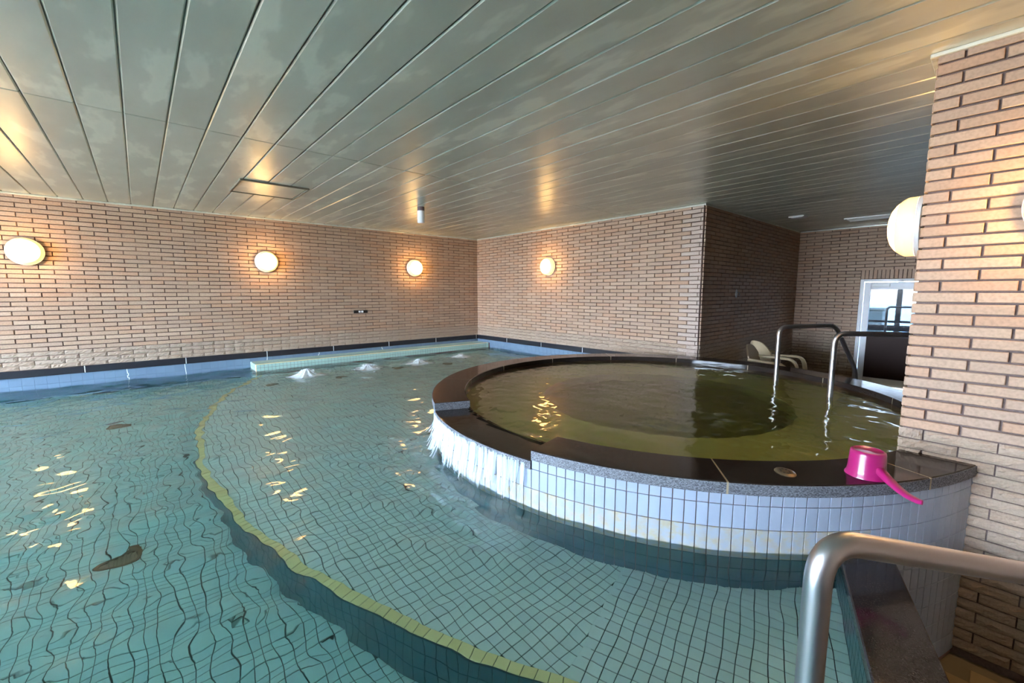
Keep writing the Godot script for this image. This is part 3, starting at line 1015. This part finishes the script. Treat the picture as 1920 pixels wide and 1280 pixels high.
func build_tub() -> void:
	var tub := thing("round_tub", "raised round tub with white tiled side and dark granite rim", "hot tub", Vector3.ZERO)
	var st := begin()
	sector(st, TUB, TUB_IN + 0.01, TUB_R - 0.016, DEEP - 0.1, 0.211, 0.0, TAU - 0.0001, 0.002, 0.03)
	sector(st, TUB, TUB_IN + 0.01, TUB_R - 0.016, 0.209, 0.268, deg_to_rad(112.9), deg_to_rad(438.6), 0.002, 0.03)
	part("drum", st.commit(), M["rust_grout"], tub)
	var drum: Node3D = tub.get_node("drum")
	# side tiles: two and a half rows above the water, more below
	var notch0 := deg_to_rad(78.8)
	var notch1 := deg_to_rad(112.7)
	var white := [M["white_tile"], M["white_tile"], M["white_tile_b"]]
	var dry := deg_to_rad(33.6)          # from here on the side stands on the deck, not in the pool
	ring_tiles(drum, TUB, TUB_R - 0.016, dry, notch0, 0.264, [0.05, 0.108], white)
	ring_tiles(drum, TUB, TUB_R - 0.016, dry, notch0, 0.106, [0.165], white, 0)
	ring_tiles(drum, TUB, TUB_R - 0.016, deg_to_rad(9.0), dry, 0.264, [0.05, 0.108, 0.108, 0.108, 0.108, 0.108, 0.108, 0.108, 0.10], white)
	ring_tiles(drum, TUB, TUB_R - 0.016, notch0, notch1, 0.214, [0.108], white)
	ring_tiles(drum, TUB, TUB_R - 0.016, notch0, notch1, 0.106, [0.165], white, 0)
	ring_tiles(drum, TUB, TUB_R - 0.016, notch1, deg_to_rad(150.0), 0.264, [0.05, 0.108, 0.165], white)
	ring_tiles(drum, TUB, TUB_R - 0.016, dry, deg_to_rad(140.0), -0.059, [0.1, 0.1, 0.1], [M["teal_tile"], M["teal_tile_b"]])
	# rim stones
	var cuts := [-1.6, 25.2, 52.0, 78.8, 112.7, 139.5, 166.3, 193.1, 219.9, 246.7, 273.5, 300.3, 327.1, 358.4]
	for i in cuts.size() - 1:
		var low: bool = i == 3
		var y1 := 0.262 if low else TUB_TOP
		var y0 := 0.212 if low else 0.265
		var a0 := deg_to_rad(cuts[i]) + 0.0022
		var a1 := deg_to_rad(cuts[i + 1]) - 0.0022
		if low:
			a0 = deg_to_rad(cuts[i])
			a1 = deg_to_rad(cuts[i + 1])
		st = begin()
		sector(st, TUB, TUB_IN, TUB_R - 0.0015, y0, y1, a0, a1, 0.005)
		var stone := part("rim_stone", st.commit(), M["granite"], tub)
		st = begin()
		sector(st, TUB, TUB_R - 0.003, TUB_R, y0 + 0.001, y1 - 0.004, a0, a1, 0.0008)
		part("flamed_face", st.commit(), M["flamed_granite"], stone)
		if i == 4:          # rough ends of the raised stones beside the overflow
			st = begin()
			sector(st, TUB, TUB_IN + 0.004, TUB_R - 0.002, 0.262, TUB_TOP - 0.003, a0 - 0.002, a0 + 0.001, 0.0005)
			part("flamed_face", st.commit(), M["flamed_granite"], stone)
		if i > 0 and i != 3 and i != 4:
			st = begin()
			sector(st, TUB, TUB_IN + 0.001, TUB_R + 0.0005, y0, y1 - 0.001, deg_to_rad(cuts[i]) - 0.0022, deg_to_rad(cuts[i]) + 0.0022, 0.0005)
			part("joint", st.commit(), M["stone_joint"], tub)
	# inside: bench ring and deep floor
	st = begin()
	lathe(st, [Vector2(0.0, -0.28), Vector2(1.02, -0.28), Vector2(1.02, 0.03), Vector2(TUB_IN + 0.02, 0.03), Vector2(TUB_IN + 0.02, 0.26)], 72)
	part("inner_basin", st.commit(), M["tub_tile"], tub, Transform3D(Basis(), Vector3(TUB.x, 0, TUB.y)))
	# small drain in the rim
	var dr := thing("rim_drain", "small oval brass drain cover set in the granite tub rim", "drain", Vector3(-0.582, TUB_TOP, -2.156), 0.75)
	part("plate", lathe_mesh([Vector2(0.052, 0.0), Vector2(0.049, 0.004), Vector2(0.03, 0.006), Vector2(0, 0.006)], 32), M["brass_grate"], dr, Transform3D(Basis().scaled(Vector3(0.8, 1, 1)), Vector3.ZERO))
	for i in 8:
		var aa := TAU * i / 8.0
		part("hole", lathe_mesh([Vector2(0.005, 0.006), Vector2(0.005, 0.0067), Vector2(0, 0.0067)], 10), M["black_plastic"], dr, Transform3D(Basis(), Vector3(cos(aa) * 0.018, 0, sin(aa) * 0.024)))
	# tub water
	var inside := func(x: float, z: float) -> bool: return Vector2(x, z).distance_to(TUB) < TUB_IN + 0.02 and not (x > PIL_X and z < PIL_Z and z > -3.6)
	var w := part("tub_water", sheet(tub_height, inside, TUB - Vector2(1.76, 1.76), TUB + Vector2(1.76, 1.76), 0.03), M["tub_water"], self)
	_cloud("tub_cloudiness", Vector3(TUB.x - TUB_IN, -0.285, TUB.y - TUB_IN), Vector3(TUB.x + TUB_IN, TUB_WATER - 0.015, TUB.y + TUB_IN), RenderingServer.FOG_VOLUME_SHAPE_CYLINDER, Color(0.86, 0.88, 0.58), 0.8, "greenish mineral cloudiness suspended in the tub water")
	tag(w, "olive green hot water filling the round tub", "water")
	w.set_meta("kind", "stuff")
	# overflow: strands running down the tiles
	st = begin()
	for i in 190:
		var a := rng.randf_range(notch0 + 0.012, notch1 - 0.012)
		var y1 := 0.255 - rng.randf() * 0.03
		var y0 := rng.randf_range(-0.01, 0.09) if rng.randf() < 0.75 else rng.randf_range(0.08, 0.17)
		var wd := rng.randf_range(0.004, 0.014)
		var off := rng.randf_range(0.004, 0.012)
		var grow := rng.randf_range(0.005, 0.035) * (2.2 if a > notch1 - 0.16 else 1.0)
		var prev := []
		for k in 7:
			var t := k / 6.0
			var y := lerpf(y1, y0, t)
			var r := TUB_R + off + grow * t * t
			var aw := wd * (1.0 - 0.75 * t) / r
			var ring := [round_at(TUB, r - 0.002, a - aw, y), round_at(TUB, r + 0.003, a, y), round_at(TUB, r - 0.002, a + aw, y)]
			if k:
				for s in 2:
					var n0 := Vector3(cos(a + (s - 1) * 0.5), 0, sin(a + (s - 1) * 0.5))
					var n1 := Vector3(cos(a + s * 0.5), 0, sin(a + s * 0.5))
					quad_n(st, [prev[s], prev[s + 1], ring[s + 1], ring[s]], [n0, n1, n1, n0])
			prev = ring
	var f := part("overflow_water", st.commit(), M["falling_water"], self)
	tag(f, "curtain of water spilling over the low rim down white tiles", "water")
	f.set_meta("kind", "stuff")
	# thin froth where it lands
	st = begin()
	for i in 330:
		var a := rng.randf_range(notch0 - 0.05, notch1 + 0.1)
		var r := 2.03 + absf(rng.randfn(0.0, 0.20))
		_blob(st, round_at(TUB, r, a, 0), rng.randf_range(0.008, 0.045) * (1.2 if r < 2.2 else 0.9), pool_height, 0.004)
	var fr := part("landing_froth", st.commit(), M["foam_film"], self)
	tag(fr, "thin white froth on the pool where the overflow lands", "foam")
	fr.set_meta("kind", "stuff")
	# streaks of froth in the tub
	st = begin()
	for i in 70:
		var t := rng.randf()
		var c := Vector2(-1.55 + 0.55 * t, -2.75 + 0.28 * sin(t * 7.0)) + Vector2(rng.randfn(0, 0.09), rng.randfn(0, 0.07))
		_blob(st, Vector3(c.x, 0, c.y), rng.randf_range(0.006, 0.03), tub_height, 0.003)
	var ft := part("tub_froth", st.commit(), M["foam_film"], self)
	tag(ft, "faint froth streaks drifting on the green tub water", "foam")
	ft.set_meta("kind", "stuff")

func _blob(st: SurfaceTool, p: Vector3, r: float, height: Callable, lift: float) -> void:
	var n := 9
	var rim := []
	var turn := rng.randf() * TAU
	for k in n:
		var w := turn + TAU * k / n
		var q := r * rng.randf_range(0.55, 1.25)
		var x := p.x + cos(w) * q * 1.6
		var z := p.z + sin(w) * q
		rim.append(Vector3(x, height.call(x, z) + 0.0006, z))
	var top := Vector3(p.x, height.call(p.x, p.z) + lift, p.z)
	for k in n: tri(st, top, rim[k], rim[(k + 1) % n], Vector3.UP)

func build_lamps() -> void:
	var spots := [
		[Vector3(XA + 0.016, 1.60, 0.94), Vector3(1, 0, 0), "round glowing wall lamp nearest the picture's left edge"],
		[Vector3(XA + 0.016, 1.60, -1.50), Vector3(1, 0, 0), "middle one of the three round lamps on the long brick wall"],
		[Vector3(XA + 0.016, 1.60, -3.99), Vector3(1, 0, 0), "round wall lamp closest to the room corner on the long brick wall"],
		[Vector3(-5.29, 1.59, ZB + 0.016), Vector3(0, 0, 1), "round lamp alone on the pale wall facing the viewer"],
		[Vector3(PIL_X - 0.016, 1.475, -3.10), Vector3(-1, 0, 0), "domed lamp seen from the side on the brick pillar edge"],
		[Vector3(0.175, 1.50, PIL_Z + 0.016), Vector3(0, 0, 1), "lamp on the pillar front cut off by the picture's right edge"]]
	var glass := [Vector2(0.0, 0.142), Vector2(0.03, 0.141), Vector2(0.06, 0.136), Vector2(0.09, 0.126), Vector2(0.115, 0.110), Vector2(0.128, 0.098)]
	glass.reverse()
	var sm := lathe_mesh([Vector2(0.152, 0.024), Vector2(0.152, 0.060), Vector2(0.150, 0.068), Vector2(0.140, 0.084), Vector2(0.128, 0.098)], 48)
	var gm := lathe_mesh(glass, 48)
	var rm := lathe_mesh([Vector2(0.0, 0.0), Vector2(0.146, 0.0), Vector2(0.154, 0.004), Vector2(0.154, 0.022), Vector2(0.150, 0.0245), Vector2(0, 0.0245)], 48)
	for s in spots:
		var o := thing("wall_lamp", s[2], "lamp", s[0], 0.0, "round wall lamps")
		var n: Vector3 = s[1]
		var side := Vector3.UP.cross(n)
		o.basis = Basis(side, n, side.cross(n))
		part("base_ring", rm, M["white_metal"], o)
		part("glass_dome", gm, M["lamp_glass"], o)
		part("glass_side", sm, M["lamp_glass_side"], o)
		var l := OmniLight3D.new()
		l.name = "bulb_light"
		l.position = Vector3(0, 0.085, 0)
		l.light_color = Color(1.0, 0.78, 0.50)
		l.light_energy = LAMP_LIGHT
		l.light_size = 0.06
		l.omni_range = 14.0
		l.omni_attenuation = 2.0
		l.shadow_enabled = true
		o.add_child(l)

func build_rails() -> void:
	var r := 0.021
	# tub handrails, radial
	var tubrails := [[Vector2(0.387, -0.922), 1.366, 2.13, 2.50, "steel handrail of the tub standing further from the pillar"], [Vector2(0.776, -0.630), 1.36, 2.05, 2.42, "steel handrail of the tub standing beside the brick pillar"]]
	for t in tubrails:
		var d: Vector2 = t[0]
		var at := func(rad: float, y: float) -> Vector3: return Vector3(TUB.x + d.x * rad, y, TUB.y + d.y * rad)
		var o := thing("tub_handrail", t[4], "handrail", at.call(t[1], -0.05), 0.0, "steel tub handrails")
		var base: Vector3 = o.position
		var st := begin()
		var pts := bent([at.call(t[1], -0.05) - base, at.call(t[1], 0.80) - base, at.call(t[2], 0.80) - base, at.call(t[3], 0.30) - base, at.call(t[3], DECK) - base], 0.09)
		tube(st, pts, r, 18)
		part("pipe", st.commit(), M["steel"], o)
		part("foot_flange", lathe_mesh([Vector2(0.0, 0.008), Vector2(0.045, 0.008), Vector2(0.045, 0.0), Vector2(0, 0.0)], 24), M["steel"], o)
	# near handrail
	var leg := Vector3(-0.171, SHELF, -0.863)
	var h := thing("pool_handrail", "thick steel handrail in the foreground rising from the pool", "handrail", leg)
	var top := Vector3(0, 0.705 - SHELF, 0)
	var far := Vector3(0.0765, 0.575, -1.29) - leg
	var dir := (far - top).normalized()
	var st2 := begin()
	var end := top + dir * 1.05
	tube(st2, bent([Vector3.ZERO, top, end, Vector3(end.x, DECK - SHELF, end.z)], 0.085, 12), 0.0215, 24)
	part("pipe", st2.commit(), M["steel"], h)
	part("foot_flange", lathe_mesh([Vector2(0.0, 0.008), Vector2(0.045, 0.008), Vector2(0.045, 0.0), Vector2(0, 0.0)], 24), M["steel"], h)

func build_small() -> void:
	# pink ladle, upside down on the rim
	var l := thing("pink_ladle", "bright pink plastic bath ladle turned upside down on the granite rim", "ladle", Vector3(-0.335, TUB_TOP + 0.0005, -2.40))
	var bowl := begin()
	lathe(bowl, [Vector2(0.0675, 0.018), Vector2(0.073, 0.0), Vector2(0.078, 0.0), Vector2(0.0775, 0.004), Vector2(0.0715, 0.014), Vector2(0.069, 0.03), Vector2(0.0645, 0.100), Vector2(0.0625, 0.111), Vector2(0.056, 0.1155), Vector2(0.050, 0.1150), Vector2(0.047, 0.1125), Vector2(0.0, 0.1125)], 48)
	part("bowl", bowl.commit(), M["pink_plastic"], l)
	var hd := Vector3(0.80, 0, 0.60).normalized()
	var sd := Vector3.UP.cross(hd)
	var hst := begin()
	var prev := []
	var pn := []
	var N := 18
	for k in N + 1:
		var t := k / float(N)
		var c := hd * (0.062 + 0.185 * t) + Vector3.UP * (0.046 - 0.075 * sin(t * PI * 0.46) + 0.022 * t * t)
		var w := lerpf(0.020, 0.015, t) * (1.0 if t < 0.94 else sqrt(maxf(0.05, 1.0 - pow((t - 0.94) / 0.06, 2.0))))
		var hh := lerpf(0.017, 0.009, minf(1.0, t * 1.6))
		var ring := []
		var rn := []
		for q in 16:
			var a := TAU * q / 16.0
			var nx := signf(cos(a)) * pow(absf(cos(a)), 0.6)
			var ny := signf(sin(a)) * pow(absf(sin(a)), 0.6)
			ring.append(c + sd * w * nx + Vector3.UP * hh * ny)
			rn.append((sd * cos(a) + Vector3.UP * sin(a)).normalized())
		if k:
			for q in 16:
				var q2 := (q + 1) % 16
				quad_n(hst, [prev[q], prev[q2], ring[q2], ring[q]], [pn[q], pn[q2], rn[q2], rn[q]])
		if k == N or k == 0:
			for q in 16: tri(hst, c, ring[q], ring[(q + 1) % 16], hd if k else -hd)
		prev = ring
		pn = rn
	part("handle", hst.commit(), M["pink_plastic"], l)
	# socket plate in the lamp wall
	var o := thing("wall_socket", "black socket plate with two white inserts in the brick wall", "socket", Vector3(XA + 0.002, 0.803, -2.93))
	part("plate", soft_box_mesh(Vector3(0, -0.026, -0.125), Vector3(0.02, 0.026, 0.125), 0.003), M["black_plastic"], o)
	for s in [-0.024, 0.024]: part("insert", soft_box_mesh(Vector3(0.02, -0.016, s - 0.019), Vector3(0.026, 0.016, s + 0.019), 0.003), M["white_plastic"], o)
	# hook on the alcove wall
	var hk := thing("wall_hook", "small pale oval hook plate on the dark alcove wall", "hook", Vector3(XC + 0.016, 1.12, -6.58))
	var hs := begin()
	lathe(hs, [Vector2(0.03, 0.0), Vector2(0.028, 0.01), Vector2(0.015, 0.017), Vector2(0, 0.019)], 24)
	part("plate", hs.commit(), M["grey_plastic"], hk, Transform3D(Basis(Vector3(0, 2.1, 0), Vector3(1, 0, 0), Vector3(0, 0, 1)), Vector3.ZERO))
	var hp := begin()
	tube(hp, bent([Vector3(0.012, 0.02, 0), Vector3(0.05, 0.01, 0), Vector3(0.05, -0.02, 0), Vector3(0.035, -0.03, 0)], 0.012), 0.005, 10)
	part("peg", hp.commit(), M["grey_plastic"], hk)
	# bubbling jets
	var jets := [[Vector2(-6.24, -1.67), 0.085, "tallest white bubbling jet near the ledge's open end"], [Vector2(-6.22, -2.53), 0.055, "second bubbling jet in the row along the ledge"], [Vector2(-6.16, -3.36), 0.05, "third bubbling jet in the row along the ledge"], [Vector2(-6.25, -4.22), 0.035, "faint fourth bubbling jet nearest the room corner"]]
	for q in jets:
		var c: Vector2 = q[0]
		var j := thing("bubbling_jet", q[2], "bubbles", Vector3(c.x, 0, c.y), 0.0, "bubbling jets along the ledge")
		var ms := begin()
		var R := 0.30
		var NA := 28
		var NR := 9
		var bump := noise(9.0, 3, int(absf(c.y) * 100))
		var g := []
		for i in NR + 1:
			for k in NA:
				var a := TAU * k / NA
				var t := i / float(NR)
				var rr := R * t * (0.75 + 0.35 * bump.get_noise_2d(cos(a) * 0.4 + 3, sin(a) * 0.4))
				var x := cos(a) * rr
				var z := sin(a) * rr * 1.25
				var hh: float = q[1] * exp(-t * t * 9.0) + 0.016 * (1 - t) * (0.4 + bump.get_noise_2d(x + 7, z)) + 0.014 * absf(bump.get_noise_2d(x * 2, z * 2 + 5)) * (1.0 - t * t)
				g.append(Vector3(x, pool_height(c.x + x, c.y + z) * (0.3 + 0.7 * t) + hh - 0.004 * t, z))
		for i in NR:
			for k in NA:
				var k1 := (k + 1) % NA
				var a0: Vector3 = g[i * NA + k]
				var b0: Vector3 = g[i * NA + k1]
				var c0: Vector3 = g[(i + 1) * NA + k1]
				var d0: Vector3 = g[(i + 1) * NA + k]
				var nn := (c0 - a0).cross(d0 - a0)
				if nn.length() < 1e-9: continue
				nn = nn.normalized() * (1.0 if nn.y > 0 else -1.0)
				quad(ms, a0, b0, c0, d0, nn)
		part("mound", ms.commit(), M["foam"], j)
		var bs := begin()
		for i in 60:
			var a := rng.randf() * TAU
			var rr := absf(rng.randfn(0, 0.13))
			var p := Vector3(cos(a) * rr, 0, sin(a) * rr * 1.3)
			p.y = pool_height(c.x + p.x, c.y + p.z) + float(q[1]) * exp(-rr * rr * 60.0) + 0.006
			var s := rng.randf_range(0.004, 0.013)
			for f in [[Vector3.RIGHT, Vector3.UP, Vector3.BACK], [Vector3.LEFT, Vector3.UP, Vector3.BACK], [Vector3.RIGHT, Vector3.UP, Vector3.FORWARD], [Vector3.LEFT, Vector3.UP, Vector3.FORWARD]]:
				tri(bs, p + f[0] * s, p + f[1] * s, p + f[2] * s, (f[0] + f[1] + f[2]).normalized())
		part("froth", bs.commit(), M["foam"], j).set_meta("kind", "stuff")
		var fs := begin()
		for i in 46:
			var a := rng.randf() * TAU
			var rr := absf(rng.randfn(0, 0.22))
			_blob(fs, Vector3(cos(a) * rr, 0, sin(a) * rr * 1.5), rng.randf_range(0.015, 0.05), func(x, z): return pool_height(c.x + x, c.y + z), 0.004)
		part("film", fs.commit(), M["foam_film"], j).set_meta("kind", "stuff")
	# plastic armchairs behind the tub
	chair(Vector3(-1.93, ALCOVE, -6.30), deg_to_rad(-84.0), "cream plastic armchair behind the tub, its curved arms toward the door")
	chair(Vector3(-2.13, ALCOVE, -7.05), deg_to_rad(-40.0), "cream plastic chair partly hidden next to the dark alcove wall")

func chair(at: Vector3, turn: float, label: String) -> void:
	var c := thing("plastic_armchair", label, "chair", at, turn, "cream plastic armchairs")
	# local: faces -z, back at +z
	part("seat", soft_box_mesh(Vector3(-0.23, 0.40, -0.24), Vector3(0.23, 0.425, 0.22), 0.01), M["cream_plastic"], c)
	var st := begin()
	var NX := 12
	var NY := 8
	var P := func(i: int, j: int, k: float) -> Vector3:
		var u := i / float(NX) * 2.0 - 1.0
		var v := j / float(NY)
		var top := 0.88 - 0.13 * pow(absf(u), 3.0)
		var w := 0.22 + 0.03 * v
		return Vector3(u * w, lerpf(0.42, top, v), 0.21 + 0.10 * v - 0.07 * u * u + k)
	for i in NX:
		for j in NY:
			for k in [0.0, 0.018]:
				quad(st, P.call(i, j, k), P.call(i + 1, j, k), P.call(i + 1, j + 1, k), P.call(i, j + 1, k), Vector3(0, 0, -1 if k == 0.0 else 1))
	for j in NY:
		for i in [0, NX]: quad(st, P.call(i, j, 0.0), P.call(i, j + 1, 0.0), P.call(i, j + 1, 0.018), P.call(i, j, 0.018), Vector3(-1 if i == 0 else 1, 0, 0))
	for i in NX: quad(st, P.call(i, NY, 0.0), P.call(i + 1, NY, 0.0), P.call(i + 1, NY, 0.018), P.call(i, NY, 0.018), Vector3.UP)
	part("backrest", st.commit(), M["cream_plastic"], c)
	for s in [-1.0, 1.0]:
		st = begin()
		var pts := bent([Vector3(s * 0.24, 0.70, 0.24), Vector3(s * 0.275, 0.685, -0.20), Vector3(s * 0.27, 0.40, -0.26)], 0.12)
		for e in [Vector3.ZERO, Vector3(s * 0.02, 0, 0), Vector3(s * 0.04, 0, 0)]:
			var sh := PackedVector3Array()
			for p in pts: sh.append(p + e)
			tube(st, sh, 0.017, 8)
		part("armrest", st.commit(), M["cream_plastic"], c)
		for z in [-0.24, 0.22]:
			st = begin()
			var foot := Vector3(s * 0.26, 0.0, z * 1.12)
			var head := Vector3(s * 0.215, 0.41, z * 0.95)
			for e in [[Vector3(-0.022, 0, -0.022), Vector3(0.022, 0, -0.022)], [Vector3(0.022, 0, -0.022), Vector3(0.022, 0, 0.022)], [Vector3(0.022, 0, 0.022), Vector3(-0.022, 0, 0.022)], [Vector3(-0.022, 0, 0.022), Vector3(-0.022, 0, -0.022)]]:
				quad(st, foot + e[0] * 0.8, foot + e[1] * 0.8, head + e[1], head + e[0], ((e[0] + e[1]) as Vector3).normalized())
			quad(st, foot + Vector3(-0.018, 0, -0.018), foot + Vector3(0.018, 0, -0.018), foot + Vector3(0.018, 0, 0.018), foot + Vector3(-0.018, 0, 0.018), Vector3.DOWN)
			part("leg", st.commit(), M["cream_plastic"], c)

func build_door() -> void:
	var x0 := -1.62
	var x1 := -0.72
	var top := 1.36
	var st := begin()
	for r in [[x0, x0 + 0.05, ALCOVE, top], [x1 - 0.05, x1, ALCOVE, top], [x0 + 0.05, x1 - 0.05, top - 0.045, top]]:
		soft_box(st, Vector3(r[0], r[2], ZD - 0.08), Vector3(r[1], r[3], ZD + 0.022), 0.004)
	var d := struct("door_1", st.commit(), M["door_frame_white"], "white framed door with a bright glass pane over a dark panel", "door")
	# leaf
	var lx0 := x0 + 0.055
	var lx1 := x1 - 0.055
	st = begin()
	for r in [[lx0, lx0 + 0.085, ALCOVE + 0.01, top - 0.05], [lx1 - 0.085, lx1, ALCOVE + 0.01, top - 0.05], [lx0 + 0.085, lx1 - 0.085, top - 0.17, top - 0.05], [lx0 + 0.085, lx1 - 0.085, ALCOVE + 0.01, ALCOVE + 0.14]]:
		soft_box(st, Vector3(r[0], r[2], ZD - 0.06), Vector3(r[1], r[3], ZD - 0.015), 0.004)
	var leaf := part("leaf", st.commit(), M["door_frame_white"], d)
	part("pane", box_mesh(Vector3(lx0 + 0.08, 0.42, ZD - 0.042), Vector3(lx1 - 0.08, top - 0.165, ZD - 0.036)), M["door_glass"], leaf)
	part("panel", soft_box_mesh(Vector3(lx0 + 0.08, ALCOVE + 0.13, ZD - 0.05), Vector3(lx1 - 0.08, 0.40, ZD - 0.028), 0.003), M["brown_panel"], leaf)
	part("middle_rail", soft_box_mesh(Vector3(lx0 + 0.085, 0.395, ZD - 0.056), Vector3(lx1 - 0.085, 0.43, ZD - 0.02), 0.003), M["dark_wood"], leaf)
	part("handle", soft_box_mesh(Vector3(lx1 - 0.07, 0.0, ZD - 0.015), Vector3(lx1 - 0.045, 0.16, ZD + 0.02), 0.006), M["steel"], leaf)
	part("closer", soft_box_mesh(Vector3(lx0 + 0.1, top - 0.13, ZD - 0.015), Vector3(lx0 + 0.33, top - 0.075, ZD + 0.03), 0.005), M["white_metal"], leaf)
	# outside the door: terrace, rails, open pale ground
	struct("ground", box_mesh(Vector3(-120, -4.2, -260), Vector3(120, -4.0, -18.0)), M["pale_ground"], "pale open ground far outside the door", "ground")
	struct("terrace_floor", box_mesh(Vector3(-6.0, DECK - 0.2, -17.5), Vector3(4.0, DECK - 0.02, ZD - 0.25)), M["grey_stone"], "grey terrace floor outside the door", "floor")
	var fe := thing("terrace_fence", "dark horizontal fence rails seen through the door pane", "fence", Vector3(0, DECK - 0.02, -13.0))
	for y in [[0.93, 1.06], [1.12, 1.17]]:
		part("rail", soft_box_mesh(Vector3(-4.5, y[0], -0.03), Vector3(2.0, y[1], 0.03), 0.004), M["dark_wood"], fe)
	for x in [-4.4, -3.0, -1.53, 0.1, 1.8]:
		part("post", soft_box_mesh(Vector3(x - 0.045, 0.0, -0.045), Vector3(x + 0.045, 2.2 if x == -1.53 else 1.2, 0.045), 0.005), M["dark_wood"], fe)
	var hr := thing("terrace_handrail", "bent dark handrail outside the door in front of the fence", "handrail", Vector3(-1.62, DECK - 0.02, -12.2))
	st = begin()
	tube(st, bent([Vector3(0, 0, 0), Vector3(0, 1.50, 0), Vector3(0.52, 1.50, 0), Vector3(0.52, 0, 0)], 0.08), 0.022, 12)
	part("pipe", st.commit(), M["dark_wood"], hr)
	var rk := thing("planter_box", "pale grey planter box standing on the terrace beyond the fence", "planter", Vector3(-2.45, DECK - 0.02, -14.4))
	part("body", soft_box_mesh(Vector3(-0.5, 0, -0.3), Vector3(0.5, 1.36, 0.3), 0.02), M["grey_stone"], rk)
	part("rim", soft_box_mesh(Vector3(-0.53, 1.36, -0.33), Vector3(0.53, 1.42, 0.33), 0.01), M["grey_stone"], rk)
